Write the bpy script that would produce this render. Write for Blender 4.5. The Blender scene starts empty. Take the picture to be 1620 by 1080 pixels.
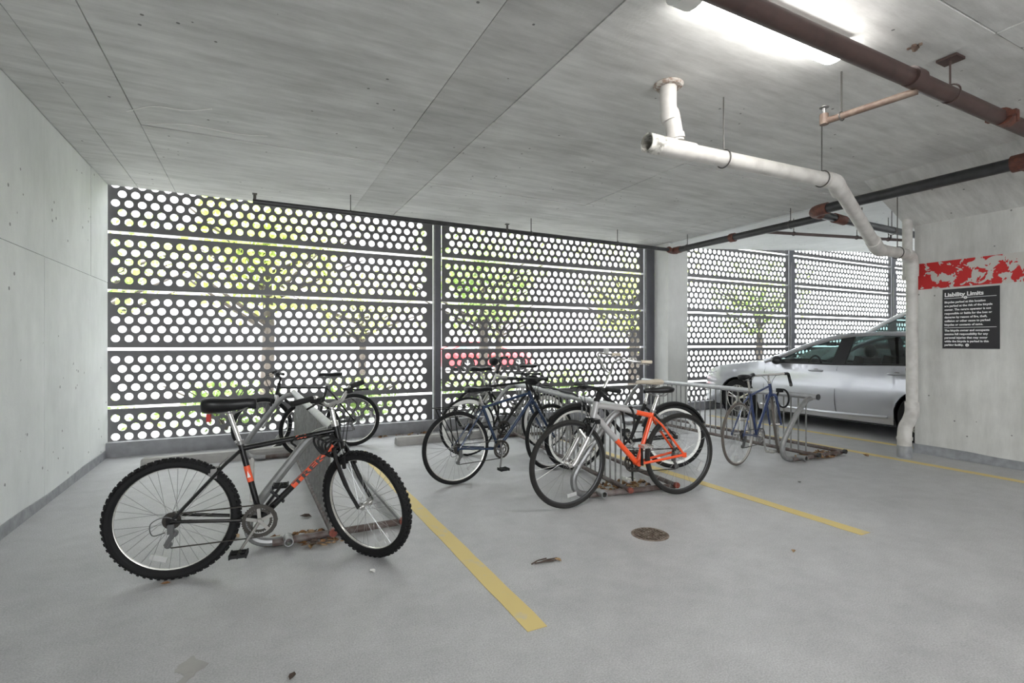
import bpy, math, random
from mathutils import Vector, Matrix

random.seed(7)
PI = math.pi
scene = bpy.context.scene
COL = scene.collection

# ------------------------------------------------------------------ camera, sky, sun, exposure
YAW = math.atan(407 / 807)
cam_d = bpy.data.cameras.new('camera')
cam_d.sensor_width = 36.0
cam_d.lens = 807 / 1620 * 36.0
cam_d.shift_y = 3 / 1620
cam_d.clip_end = 300
cam = bpy.data.objects.new('camera', cam_d)
COL.objects.link(cam)
cam.location = (0, 0, 1.30)
cam.rotation_euler = (PI / 2, 0, -YAW)
scene.camera = cam

world = bpy.data.worlds.new('sky')
scene.world = world
world.use_nodes = True
wn = world.node_tree
wn.nodes['Background'].inputs[0].default_value = (0.93, 0.97, 1.0, 1)
wn.nodes['Background'].inputs[1].default_value = 2.3

sun_d = bpy.data.lights.new('sun', 'SUN')
sun_d.energy = 2.0
sun_d.angle = math.radians(6)
sun_d.color = (1.0, 0.95, 0.86)
sun = bpy.data.objects.new('sun', sun_d)
COL.objects.link(sun)
sun.rotation_euler = (math.radians(38), 0, math.radians(-25))

scene.view_settings.view_transform = 'Standard'
scene.view_settings.look = 'None'
scene.view_settings.gamma = 1.0
scene.view_settings.use_curve_mapping = False
scene.view_settings.exposure = 2.08
scene.cycles.max_bounces = 10
scene.cycles.diffuse_bounces = 6
scene.cycles.sample_clamp_indirect = 8.0
scene.cycles.use_denoising = True


# ------------------------------------------------------------------ materials
def new_mat(name):
    m = bpy.data.materials.new(name)
    m.use_nodes = True
    return m, m.node_tree.nodes, m.node_tree.links, m.node_tree.nodes['Principled BSDF']


def plain(name, col, rough=0.5, metal=0.0, var=0.0, scale=30, bump=0.0, coat=0.0, spec=0.5):
    m, n, l, p = new_mat(name)
    p.inputs['Base Color'].default_value = (*col, 1)
    p.inputs['Roughness'].default_value = rough
    p.inputs['Metallic'].default_value = metal
    p.inputs['Coat Weight'].default_value = coat
    p.inputs['Specular IOR Level'].default_value = spec
    if var or bump:
        g = n.new('ShaderNodeNewGeometry')
        t = n.new('ShaderNodeTexNoise')
        t.inputs['Scale'].default_value = scale
        t.inputs['Detail'].default_value = 4
        l.new(g.outputs['Position'], t.inputs['Vector'])
        if var:
            r = n.new('ShaderNodeValToRGB')
            r.color_ramp.elements[0].position = 0.3
            r.color_ramp.elements[1].position = 0.7
            r.color_ramp.elements[0].color = (*[max(0, c * (1 - var)) for c in col], 1)
            r.color_ramp.elements[1].color = (*[min(1, c * (1 + var)) for c in col], 1)
            l.new(t.outputs['Fac'], r.inputs['Fac'])
            l.new(r.outputs['Color'], p.inputs['Base Color'])
        if bump:
            b = n.new('ShaderNodeBump')
            b.inputs['Strength'].default_value = bump
            b.inputs['Distance'].default_value = 0.01
            l.new(t.outputs['Fac'], b.inputs['Height'])
            l.new(b.outputs['Normal'], p.inputs['Normal'])
    return m


def two_tone(name, c1, c2, rough=0.6, scale=12, lo=0.45, hi=0.55, metal=0.0, detail=5):
    """patchy material: worn paint, rust, dirty plastic"""
    m, n, l, p = new_mat(name)
    g = n.new('ShaderNodeNewGeometry')
    t = n.new('ShaderNodeTexNoise')
    t.inputs['Scale'].default_value = scale
    t.inputs['Detail'].default_value = detail
    r = n.new('ShaderNodeValToRGB')
    r.color_ramp.elements[0].position = lo
    r.color_ramp.elements[1].position = hi
    r.color_ramp.elements[0].color = (*c1, 1)
    r.color_ramp.elements[1].color = (*c2, 1)
    l.new(g.outputs['Position'], t.inputs['Vector'])
    l.new(t.outputs['Fac'], r.inputs['Fac'])
    l.new(r.outputs['Color'], p.inputs['Base Color'])
    p.inputs['Roughness'].default_value = rough
    p.inputs['Metallic'].default_value = metal
    return m


def concrete(name, dark, light, stretch=(1, 1, 1), big=0.9, pits=0.0, rough=0.75, bump=0.25, fine=60,
             streak=0.5, stripe=None, speck=0.0):
    m, n, l, p = new_mat(name)
    g = n.new('ShaderNodeNewGeometry')
    mp = n.new('ShaderNodeMapping')
    mp.inputs['Scale'].default_value = stretch
    l.new(g.outputs['Position'], mp.inputs['Vector'])
    t1 = n.new('ShaderNodeTexNoise')
    t1.inputs['Scale'].default_value = big
    t1.inputs['Detail'].default_value = 7
    t1.inputs['Roughness'].default_value = 0.62
    l.new(g.outputs['Position'], t1.inputs['Vector'])
    t2 = n.new('ShaderNodeTexNoise')
    t2.inputs['Scale'].default_value = 5.0
    t2.inputs['Detail'].default_value = 8
    t2.inputs['Roughness'].default_value = 0.7
    l.new(mp.outputs['Vector'], t2.inputs['Vector'])
    mx = n.new('ShaderNodeMix')
    mx.data_type = 'FLOAT'
    mx.inputs[0].default_value = streak
    l.new(t1.outputs['Fac'], mx.inputs[2])
    l.new(t2.outputs['Fac'], mx.inputs[3])
    r = n.new('ShaderNodeValToRGB')
    r.color_ramp.elements[0].position = 0.32
    r.color_ramp.elements[1].position = 0.66
    r.color_ramp.elements[0].color = (*dark, 1)
    r.color_ramp.elements[1].color = (*light, 1)
    l.new(mx.outputs[0], r.inputs['Fac'])
    out = r.outputs['Color']
    f = n.new('ShaderNodeTexNoise')
    f.inputs['Scale'].default_value = fine
    f.inputs['Detail'].default_value = 5
    l.new(g.outputs['Position'], f.inputs['Vector'])
    if speck:
        rr = n.new('ShaderNodeMapRange')
        rr.inputs['From Min'].default_value = .35; rr.inputs['From Max'].default_value = .65
        rr.inputs['To Min'].default_value = 1 - speck; rr.inputs['To Max'].default_value = 1 + speck
        l.new(f.outputs['Fac'], rr.inputs['Value'])
        vm = n.new('ShaderNodeVectorMath'); vm.operation = 'SCALE'
        l.new(out, vm.inputs[0]); l.new(rr.outputs[0], vm.inputs['Scale'])
        out = vm.outputs[0]
    if stripe:
        # worn paint band: flakes with a shape of their own between two heights
        (z0, z1, colr) = stripe
        sx = n.new('ShaderNodeSeparateXYZ')
        l.new(g.outputs['Position'], sx.inputs[0])
        a = n.new('ShaderNodeMath'); a.operation = 'GREATER_THAN'; a.inputs[1].default_value = z0
        b = n.new('ShaderNodeMath'); b.operation = 'LESS_THAN'; b.inputs[1].default_value = z1
        l.new(sx.outputs['Z'], a.inputs[0]); l.new(sx.outputs['Z'], b.inputs[0])
        band = n.new('ShaderNodeMath'); band.operation = 'MULTIPLY'
        l.new(a.outputs[0], band.inputs[0]); l.new(b.outputs[0], band.inputs[1])
        pt = n.new('ShaderNodeTexNoise')
        pt.inputs['Scale'].default_value = 9.0; pt.inputs['Detail'].default_value = 3.0
        pt.inputs['Roughness'].default_value = 0.6; pt.inputs['Distortion'].default_value = 0.6
        l.new(g.outputs['Position'], pt.inputs['Vector'])
        # wear grows along the wall (towards the drive lane)
        mr = n.new('ShaderNodeMapRange')
        mr.inputs['From Min'].default_value = 3.3; mr.inputs['From Max'].default_value = 2.3
        mr.inputs['To Min'].default_value = 0.40; mr.inputs['To Max'].default_value = 0.545
        l.new(sx.outputs['Y'], mr.inputs['Value'])
        gt = n.new('ShaderNodeMath'); gt.operation = 'GREATER_THAN'
        l.new(pt.outputs['Fac'], gt.inputs[0]); l.new(mr.outputs[0], gt.inputs[1])
        mask = n.new('ShaderNodeMath'); mask.operation = 'MULTIPLY'
        l.new(gt.outputs[0], mask.inputs[0]); l.new(band.outputs[0], mask.inputs[1])
        base_band = n.new('ShaderNodeMix'); base_band.data_type = 'RGBA'
        l.new(band.outputs[0], base_band.inputs[0])
        l.new(out, base_band.inputs[6]); base_band.inputs[7].default_value = (0.52, 0.50, 0.47, 1)
        red = n.new('ShaderNodeMix'); red.data_type = 'RGBA'
        l.new(mask.outputs[0], red.inputs[0])
        l.new(base_band.outputs[2], red.inputs[6]); red.inputs[7].default_value = (*colr, 1)
        out = red.outputs[2]
    if pits:
        v = n.new('ShaderNodeTexVoronoi')
        v.inputs['Scale'].default_value = 9.0
        l.new(g.outputs['Position'], v.inputs['Vector'])
        v2 = n.new('ShaderNodeTexNoise')
        v2.inputs['Scale'].default_value = 3.1
        l.new(g.outputs['Position'], v2.inputs['Vector'])
        c1 = n.new('ShaderNodeMath'); c1.operation = 'LESS_THAN'; c1.inputs[1].default_value = pits
        l.new(v.outputs['Distance'], c1.inputs[0])
        c2 = n.new('ShaderNodeMath'); c2.operation = 'GREATER_THAN'; c2.inputs[1].default_value = 0.56
        l.new(v2.outputs['Fac'], c2.inputs[0])
        c3 = n.new('ShaderNodeMath'); c3.operation = 'MULTIPLY'
        l.new(c1.outputs[0], c3.inputs[0]); l.new(c2.outputs[0], c3.inputs[1])
        m2 = n.new('ShaderNodeMix'); m2.data_type = 'RGBA'
        l.new(c3.outputs[0], m2.inputs[0])
        l.new(out, m2.inputs[6])
        m2.inputs[7].default_value = (dark[0] * .45, dark[1] * .45, dark[2] * .45, 1)
        out = m2.outputs[2]
    l.new(out, p.inputs['Base Color'])
    p.inputs['Roughness'].default_value = rough
    bp = n.new('ShaderNodeBump')
    bp.inputs['Strength'].default_value = bump
    bp.inputs['Distance'].default_value = 0.004
    l.new(f.outputs['Fac'], bp.inputs['Height'])
    l.new(bp.outputs['Normal'], p.inputs['Normal'])
    return m


def glass_mat(name, tint, mix=0.75):
    m, n, l, p = new_mat(name)
    n.remove(p)
    o = n['Material Output']
    tr = n.new('ShaderNodeBsdfTransparent'); tr.inputs[0].default_value = (*tint, 1)
    gl = n.new('ShaderNodeBsdfGlossy'); gl.inputs['Roughness'].default_value = 0.02
    mx = n.new('ShaderNodeMixShader'); mx.inputs[0].default_value = 1 - mix
    l.new(tr.outputs[0], mx.inputs[1]); l.new(gl.outputs[0], mx.inputs[2])
    l.new(mx.outputs[0], o.inputs['Surface'])
    return m


def emit(name, col, s):
    m, n, l, p = new_mat(name)
    p.inputs['Base Color'].default_value = (*col, 1)
    p.inputs['Emission Color'].default_value = (*col, 1)
    p.inputs['Emission Strength'].default_value = s
    return m


M = dict(
    ceiling=concrete('ceiling_concrete', (.40, .397, .385), (.74, .735, .72), (.35, 2.2, 1), .8, .09, streak=.55),
    ceiling_dark=concrete('ceiling_board_and_haunch_shade', (.33, .327, .318), (.64, .635, .62), (.35, 2.2, 1), .8, .08, streak=.55),
    wall=concrete('wall_concrete', (.60, .615, .61), (.78, .795, .79), (1, 1, .4), .9, .12, streak=.4),
    wall_sign=concrete('sign_wall_concrete', (.42, .415, .40), (.68, .675, .65), (1, 1.6, .3), 1.0, .08, streak=.45,
                       stripe=(1.935, 2.24, (.50, .022, .022))),
    column=concrete('column_concrete', (.48, .48, .465), (.64, .64, .62), (1, 1, .5), .8, .03),
    floor=concrete('floor_concrete', (.34, .34, .346), (.50, .50, .506), (1, 1, 1), .6, 0, rough=.5, bump=.5, fine=140, streak=.5, speck=.16),
    coating=plain('grey_floor_coating', (.27, .275, .29), .55, var=.2, scale=14),
    curb=plain('curb_grey', (.27, .27, .285), .7, var=.15, scale=9),
    stop=concrete('wheel_stop_concrete', (.28, .27, .26), (.42, .41, .39), (1, 1, 1), 2),
    yellow=two_tone('yellow_line_paint', (.66, .52, .20), (.50, .47, .38), .6, 9, .58, .82),
    screen=plain('screen_bronze_metal', (.115, .112, .116), .42, .0, var=.15, scale=3),
    post=plain('post_bronze_metal', (.10, .10, .115), .4, 0, var=.1, scale=5),
    pvc=two_tone('pvc_dirty_white', (.46, .44, .42), (.58, .56, .535), .5, 9, .34, .6),
    pvc_old=two_tone('pvc_stained_end', (.20, .19, .17), (.62, .60, .56), .5, 22, .42, .58),
    brown=plain('brown_sprinkler_paint', (.06, .034, .030), .5, 0, var=.2, scale=12),
    tan=two_tone('tan_rusty_pipe', (.13, .085, .065), (.19, .14, .11), .6, 20, .4, .6),
    black_pipe=plain('black_steel_pipe', (.045, .045, .047), .38, .3, var=.2, scale=12),
    redrust=two_tone('red_coupling', (.15, .05, .033), (.09, .035, .028), .6, 30, .4, .6),
    steel=plain('hanger_steel', (.32, .31, .30), .4, .7),
    darksteel=plain('dark_steel', (.10, .095, .09), .5, .5),
    lamp_body=plain('lamp_housing_white', (.72, .72, .70), .5),
    lamp_glow=emit('lamp_diffuser_glow', (1, .985, .95), 10),
    galv=plain('galvanized_tube', (.27, .27, .27), .45, .6, var=.15, scale=25),
    galv_bar=plain('galvanized_bar', (.30, .30, .295), .3, .8, var=.2, scale=20),
    rust=two_tone('rusty_tube', (.085, .058, .05), (.15, .13, .122), .65, 14, .42, .62),
    redcap=plain('red_cap', (.20, .045, .028), .6, var=.3, scale=50),
    rubber=plain('tire_rubber', (.009, .009, .0095), .7, spec=.25),
    rubber_grey=plain('worn_tire_rubber', (.022, .021, .02), .75, spec=.25),
    brown_rubber=plain('aged_brown_tire', (.10, .085, .075), .7),
    rim=plain('rim_alloy', (.62, .60, .57), .32, .75),
    rim_white=plain('rim_white', (.80, .80, .77), .35),
    rim_black=plain('rim_black', (.03, .03, .032), .35),
    spoke=plain('spoke_steel', (.35, .35, .35), .3, .9),
    alloy=plain('polished_alloy', (.62, .61, .59), .25, .85),
    alloy_dull=plain('dull_alloy', (.22, .215, .21), .45, .6),
    black=plain('gloss_black_paint', (.007, .0065, .007), .25, 0, coat=.2, spec=.35),
    matte=plain('matte_black', (.010, .010, .0105), .6, spec=.3),
    saddle=plain('black_saddle_vinyl', (.009, .009, .010), .4, spec=.35),
    cream=plain('cream_vinyl', (.66, .58, .47), .5),
    orange=plain('orange_paint', (.80, .085, .018), .28, 0, coat=.4),
    decal=plain('decal_orange', (.72, .09, .03), .4),
    decal_w=plain('decal_white', (.75, .75, .75), .4),
    decal_k=plain('decal_black', (.012, .012, .012), .4),
    silver=plain('silver_paint', (.52, .51, .50), .3, .55),
    grey_paint=plain('grey_paint', (.40, .39, .39), .35, .2),
    navy=plain('navy_paint', (.022, .04, .085), .25, .2, coat=.5),
    roadblue=plain('blue_paint', (.03, .05, .14), .28, .2, coat=.5),
    derailleur_grey=plain('derailleur_grey', (.12, .12, .12), .4, .6),
    galv_light=plain('galvanized_rail_light', (.42, .42, .43), .45, .5, var=.12, scale=18),
    patch=two_tone('spalled_mortar', (.30, .22, .18), (.55, .52, .48), .8, 40, .42, .58),
    crank_grey=plain('crank_grey', (.33, .32, .30), .4, .6),
    chain=plain('oily_chain', (.05, .045, .04), .5, .6),
    redplastic=plain('red_reflector', (.45, .02, .015), .25),
    clearplastic=plain('clear_reflector', (.45, .45, .44), .25),
    signblack=plain('sign_black', (.018, .017, .02), .45),
    signwhite=plain('sign_white', (.82, .82, .82), .5),
    drain=two_tone('rusty_iron', (.10, .07, .05), (.22, .18, .15), .7, 30, .4, .6),
    leaf1=plain('leaf_brown', (.22, .11, .045), .7, var=.4, scale=40),
    leaf2=plain('leaf_tan', (.36, .24, .13), .7, var=.3, scale=40),
    leaf3=plain('leaf_dark', (.06, .04, .03), .8),
    paper=plain('white_scrap', (.80, .79, .77), .7),
    carpaint=plain('silver_car_paint', (.44, .445, .48), .28, .45, coat=.8),
    carwhite=plain('white_car_paint', (.78, .79, .80), .25, 0, coat=.8),
    carred=plain('red_car_paint', (.62, .03, .04), .25, 0, coat=.8),
    cartrim=plain('car_trim_black', (.02, .02, .022), .35),
    carglass=glass_mat('car_glass', (.30, .38, .37), .86),
    carinterior=plain('car_seat_fabric', (.03, .03, .033), .8),
    lens=plain('headlamp_lens', (.75, .77, .80), .12, .3),
    facade=plain('pale_render', (.42, .40, .42), .8, var=.1, scale=1),
    window_dark=plain('window_dark', (.24, .24, .25), .3),
    asphalt=plain('pavement', (.45, .45, .44), .8, var=.12, scale=2),
    soil=plain('planting_bed', (.22, .17, .11), .9, var=.4, scale=6),
    bark=plain('bark', (.06, .05, .043), .9, var=.3, scale=12),
    leafgreen=plain('leaf_green', (.26, .38, .10), .6, var=.35, scale=4),
    leaflime=plain('leaf_lime', (.42, .50, .14), .6, var=.3, scale=4),
)


# ------------------------------------------------------------------ mesh builder
class MB:
    def __init__(self):
        self.v = []
        self.f = []

    def add(self, vs, fs):
        o = len(self.v)
        self.v.extend([tuple(x) for x in vs])
        self.f.extend([tuple(i + o for i in t) for t in fs])
        return self

    def box(self, c, s, rot=None):
        sx, sy, sz = s[0] / 2, s[1] / 2, s[2] / 2
        vs = [Vector((x, y, z)) for x in (-sx, sx) for y in (-sy, sy) for z in (-sz, sz)]
        if rot is not None:
            vs = [rot @ p for p in vs]
        vs = [p + Vector(c) for p in vs]
        return self.add(vs, [(0, 1, 3, 2), (4, 6, 7, 5), (0, 4, 5, 1), (2, 3, 7, 6), (0, 2, 6, 4), (1, 5, 7, 3)])

    def bb(self, a, b):
        return self.box([(a[i] + b[i]) / 2 for i in range(3)], [abs(b[i] - a[i]) for i in range(3)])

    def tube(self, pts, r, n=8, closed=False, cap=True, flat=1.0):
        pts = [Vector(p) for p in pts]
        m = len(pts)
        rs = r if isinstance(r, (list, tuple)) else [r] * m
        vs = []
        prev = None
        for i, p in enumerate(pts):
            if closed:
                d = (pts[(i + 1) % m] - pts[i - 1])
            else:
                d = pts[min(i + 1, m - 1)] - pts[max(i - 1, 0)]
            if d.length < 1e-9:
                d = Vector((0, 0, 1))
            d.normalize()
            if prev is None:
                a = Vector((0, 0, 1)) if abs(d.z) < 0.9 else Vector((1, 0, 0))
                x = d.cross(a).normalized()
            else:
                x = (prev - d * prev.dot(d))
                x = x.normalized() if x.length > 1e-6 else d.orthogonal().normalized()
            prev = x
            y = d.cross(x)
            for k in range(n):
                t = 2 * PI * k / n
                vs.append(p + x * (math.cos(t) * rs[i]) + y * (math.sin(t) * rs[i] * flat))
        fs = []
        for i in range(m if closed else m - 1):
            j = (i + 1) % m
            for k in range(n):
                q = (k + 1) % n
                fs.append((i * n + k, i * n + q, j * n + q, j * n + k))
        if cap and not closed:
            fs.append(tuple(range(n))[::-1])
            fs.append(tuple((m - 1) * n + k for k in range(n)))
        return self.add(vs, fs)

    def cyl(self, a, b, r, n=14):
        return self.tube([a, b], r, n)

    def pipe_open(self, a, b, r, w, n=18):
        a, b = Vector(a), Vector(b)
        self.tube([a, b, b, a], [r, r, r - w, r - w], n, closed=True) if False else None
        d = (b - a).normalized()
        x = d.orthogonal().normalized(); y = d.cross(x)
        vs = []
        for p, rr in ((a, r), (b, r), (b, r - w), (a, r - w)):
            for k in range(n):
                t = 2 * PI * k / n
                vs.append(p + (x * math.cos(t) + y * math.sin(t)) * rr)
        fs = []
        for i in range(4):
            j = (i + 1) % 4
            for k in range(n):
                q = (k + 1) % n
                fs.append((i * n + k, i * n + q, j * n + q, j * n + k))
        return self.add(vs, fs)

    def ring(self, c, R, r, axis='y', n=40, m=8, sq=1.0, ax2=1.0):
        vs = []
        for i in range(n):
            a = 2 * PI * i / n
            for k in range(m):
                b = 2 * PI * k / m
                rr = R + r * math.cos(b)
                h = r * sq * math.sin(b)
                if axis == 'y':
                    p = (rr * math.cos(a), h, rr * math.sin(a) * ax2)
                elif axis == 'z':
                    p = (rr * math.cos(a), rr * math.sin(a) * ax2, h)
                else:
                    p = (h, rr * math.cos(a), rr * math.sin(a) * ax2)
                vs.append((p[0] + c[0], p[1] + c[1], p[2] + c[2]))
        fs = []
        for i in range(n):
            j = (i + 1) % n
            for k in range(m):
                q = (k + 1) % m
                fs.append((i * m + k, i * m + q, j * m + q, j * m + k))
        return self.add(vs, fs)

    def ball(self, c, r, n=10, s=(1, 1, 1)):
        vs = []
        h = n // 2
        for i in range(h + 1):
            a = PI * i / h
            for k in range(n):
                b = 2 * PI * k / n
                vs.append((c[0] + r * s[0] * math.sin(a) * math.cos(b), c[1] + r * s[1] * math.sin(a) * math.sin(b),
                           c[2] + r * s[2] * math.cos(a)))
        fs = []
        for i in range(h):
            for k in range(n):
                q = (k + 1) % n
                fs.append((i * n + k, (i + 1) * n + k, (i + 1) * n + q, i * n + q))
        return self.add(vs, fs)

    def loft(self, rings, closed=True, cap=True):
        n = len(rings[0])
        vs = [p for r in rings for p in r]
        fs = []
        for i in range(len(rings) - 1):
            for k in range(n if closed else n - 1):
                q = (k + 1) % n
                fs.append((i * n + k, i * n + q, (i + 1) * n + q, (i + 1) * n + k))
        if cap:
            fs.append(tuple(range(n))[::-1])
            fs.append(tuple((len(rings) - 1) * n + k for k in range(n)))
        return self.add(vs, fs)

    def mesh(self, name, mat, smooth=35):
        me = bpy.data.meshes.new(name)
        me.from_pydata(self.v, [], self.f)
        me.update()
        if mat is not None:
            me.materials.append(M[mat] if isinstance(mat, str) else mat)
        if smooth:
            me.shade_smooth()
            me.set_sharp_from_angle(angle=math.radians(smooth))
        return me

    def build(self, name, mat, parent=None, smooth=35, mw=None, fix=False):
        me = self.mesh(name, mat, smooth)
        if fix:
            import bmesh
            b = bmesh.new(); b.from_mesh(me)
            bmesh.ops.recalc_face_normals(b, faces=b.faces)
            b.to_mesh(me); b.free()
        return place(name, me, parent, mw)


def place(name, me, parent=None, mw=None):
    o = bpy.data.objects.new(name, me)
    COL.objects.link(o)
    if parent is not None:
        o.parent = parent
    if mw is not None:
        o.matrix_basis = mw
    return o


def tag(o, label=None, cat=None, group=None, kind=None):
    if label: o['label'] = label
    if cat: o['category'] = cat
    if group: o['group'] = group
    if kind: o['kind'] = kind
    return o


def thing(name, loc, label, cat, rz=0, group=None, rx=0, ry=0):
    o = bpy.data.objects.new(name, None)
    o.empty_display_size = 0.1
    COL.objects.link(o)
    o.location = loc
    o.rotation_euler = (rx, ry, rz)
    return tag(o, label, cat, group)


def struct(o):
    o['kind'] = 'structure'
    return o


def arc(c, r, a0, a1, n, plane='xz'):
    out = []
    for i in range(n + 1):
        t = a0 + (a1 - a0) * i / n
        x, z = r * math.cos(t), r * math.sin(t)
        if plane == 'xz': out.append((c[0] + x, c[1], c[2] + z))
        elif plane == 'xy': out.append((c[0] + x, c[1] + z, c[2]))
        else: out.append((c[0], c[1] + x, c[2] + z))
    return out


def smooth_path(pts, n=6):
    """Catmull-Rom through points"""
    P = [Vector(p) for p in pts]
    P = [P[0] * 2 - P[1]] + P + [P[-1] * 2 - P[-2]]
    out = []
    for i in range(1, len(P) - 2):
        for k in range(n):
            t = k / n
            a, b, c, d = P[i - 1], P[i], P[i + 1], P[i + 2]
            out.append(0.5 * ((2 * b) + (c - a) * t + (2 * a - 5 * b + 4 * c - d) * t * t + (3 * b - a - 3 * c + d) * t ** 3))
    out.append(P[-2])
    return out


# ------------------------------------------------------------------ the garage shell
XL, YS, ZC = -1.51, 7.38, 3.13          # left wall, screen plane, ceiling
YB = -7.0                               # rear edge, open to the driveway
XR, YR = 7.03, 3.27                     # sign wall and its far corner

fl = struct(MB().bb((XL - .3, YB, -.25), (9.5, 7.34, 0)).build('floor', 'floor', smooth=0))
b = MB()
b.add([(9.5, YB, -.25), (9.5, 7.34, -.25), (9.5, 7.34, 0), (9.5, YB, 0), (19.5, YB, -.25), (19.5, 7.34, -.25), (19.5, 7.34, .66), (19.5, YB, .66)],
      [(0, 3, 2, 1), (4, 5, 6, 7), (3, 7, 6, 2), (0, 1, 5, 4), (1, 2, 6, 5), (0, 4, 7, 3)])
struct(b.build('floor', 'floor', smooth=0))

# ceiling: a slab with board-marked panels hanging a few millimetres under it
ceil = struct(MB().bb((XL - .3, YB, ZC + .012), (6.72, 7.36, ZC + .4)).build('ceiling', 'ceiling', smooth=0))
xs = [XL, -1.22, -.85, 1.20, 1.76, 3.9, 6.15, 6.72]
ysA = [YB, -4.6, -2.2, .2, 1.30, 3.68, 5.2, 7.35]
for i in range(len(xs) - 1):
    if i in (1,):
        ys = [YB, -3, -.4, 2.4, 4.87, 7.35]
    elif i == 0:
        ys = [YB, -1.5, 3.2, 7.35]
    elif i in (3,):
        ys = [YB, -1, 3.8, 7.35]
    elif i >= 4:
        ys = [YB, -4.3, -1.4, 1.4, 3.84, 5.6, 7.35]
    else:
        ys = ysA
    for j in range(len(ys) - 1):
        dz = random.uniform(-.004, .004)
        x0, x1 = xs[i] + .003, xs[i + 1] - .003
        if i == 6 and ys[j] < YR + .05:
            continue
        MB().bb((x0, ys[j] + .003, ZC - .004 + dz), (x1, ys[j + 1] - .003, ZC + .014)).build(
            'board_panel', 'ceiling_dark' if i == 3 else 'ceiling', ceil, 0)
# sloping haunch down to the sign wall
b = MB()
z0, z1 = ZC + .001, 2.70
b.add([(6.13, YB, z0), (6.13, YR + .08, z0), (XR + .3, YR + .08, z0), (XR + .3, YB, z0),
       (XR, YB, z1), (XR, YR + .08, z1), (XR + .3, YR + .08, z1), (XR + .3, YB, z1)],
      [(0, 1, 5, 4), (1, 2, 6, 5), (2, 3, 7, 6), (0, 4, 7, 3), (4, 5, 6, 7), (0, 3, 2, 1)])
struct(b.build('ceiling', 'ceiling_dark', smooth=0))  # darker concrete here puts the soffit's shade into its colour
struct(MB().bb((6.15, YB, ZC + .012), (XR + .3, YR + .08, ZC + .4)).build('ceiling', 'ceiling', smooth=0))
# rising slab of the ramp bay
b = MB()
zr = lambda x: 3.10 + (x - 6.72) * .068
b.add([(6.725, YB, zr(6.725)), (6.725, 7.36, zr(6.725)), (19.6, 7.36, zr(19.6)), (19.6, YB, zr(19.6)),
       (6.725, YB, 3.6), (6.725, 7.36, 3.6), (19.6, 7.36, 4.3), (19.6, YB, 4.3)],
      [(0, 3, 2, 1), (4, 5, 6, 7), (0, 1, 5, 4), (1, 2, 6, 5), (2, 3, 7, 6), (3, 0, 4, 7)])
struct(b.build('ceiling', 'wall', smooth=0))

# pale mineral streaks along a ceiling crack
for pts in (((-.90, 4.95), (-.70, 4.75), (-.48, 4.72), (-.30, 4.60)), ((-.80, 5.15), (-.5, 5.02), (-.15, 5.05), (.1, 4.98))):
    MB().tube(smooth_path([(x, y, ZC - .006) for x, y in pts], 5), .0045, 5, flat=.8).build('mineral_streak', 'paper', ceil)

# left wall with cast panels
wl = struct(MB().bb((XL - .3, YB, 0), (XL - .012, 7.36, ZC + .01)).build('wall_left', 'wall', smooth=0))
yw = [YB, -4.3, -2.2, .1, 1.45, 2.75, 4.05, 5.35, 6.66, 7.33]
for j in range(len(yw) - 1):
    for (za, zb) in ((0.0, 2.0), (2.0, ZC)):
        d = random.uniform(-.002, .002)
        MB().bb((XL - .014, yw[j] + .002, za + .002), (XL + d, yw[j + 1] - .002, zb - .004)).build('wall_panel', 'wall', wl, 0)
b = MB()
yy = [YB + i * (7.33 - YB) / 60 for i in range(61)]
rings = []
for y in yy:
    hgt = .082 + .008 * math.sin(y * 3.1) + random.uniform(-.004, .004)
    rings.append([(XL - .002, y, 0.0), (XL + .011, y, 0.0), (XL + .008, y, hgt), (XL - .002, y, hgt + .002)])
b.loft(rings)
struct(b.build('baseboard_left', 'coating', smooth=0))

# sign wall on the right
struct(MB().bb((XR, YB, 0), (XR + .3, YR, 2.72)).build('wall_right', 'wall_sign', smooth=0))
b = MB()
rings = []
for i in range(41):
    y = YB + i * (YR + .012 - YB) / 40
    hgt = .10 + .012 * math.sin(y * 2.3) + random.uniform(-.005, .005)
    rings.append([(XR + .002, y, 0.0), (XR - .012, y, 0.0), (XR - .008, y, hgt), (XR + .002, y, hgt)])
b.loft(rings)
struct(b.build('baseboard_right', 'coating', smooth=0, fix=True))
struct(MB().bb((3.2, YB - .3, 0), (XR + .3, YB - .005, ZC + .4)).build('wall_back_added', 'wall', smooth=0))  # unseen partial wall, added to cut daylight on the right side
struct(MB().bb((19.5, YB, 0), (19.8, 7.75, 4.3)).build('wall_far', 'wall', smooth=0))

# column between the two parking bays
cb = MB()
cb.bb((6.66, 6.95, 0), (7.14, 7.30, 3.12))
col = cb.build('trim_1', 'column', smooth=0)
struct(col)
MB().bb((6.645, 6.935, 0), (7.155, 7.30, .09)).build('base_coating', 'coating', col, 0)
MB().bb((6.652, 6.942, 3.03), (7.15, 7.30, 3.115)).build('cap_band', 'column', col, 0)

# curb below the screen
struct(MB().bb((XL, 7.24, 0), (19.5, 7.34, .165)).build('trim_2', 'curb', smooth=0))

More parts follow.
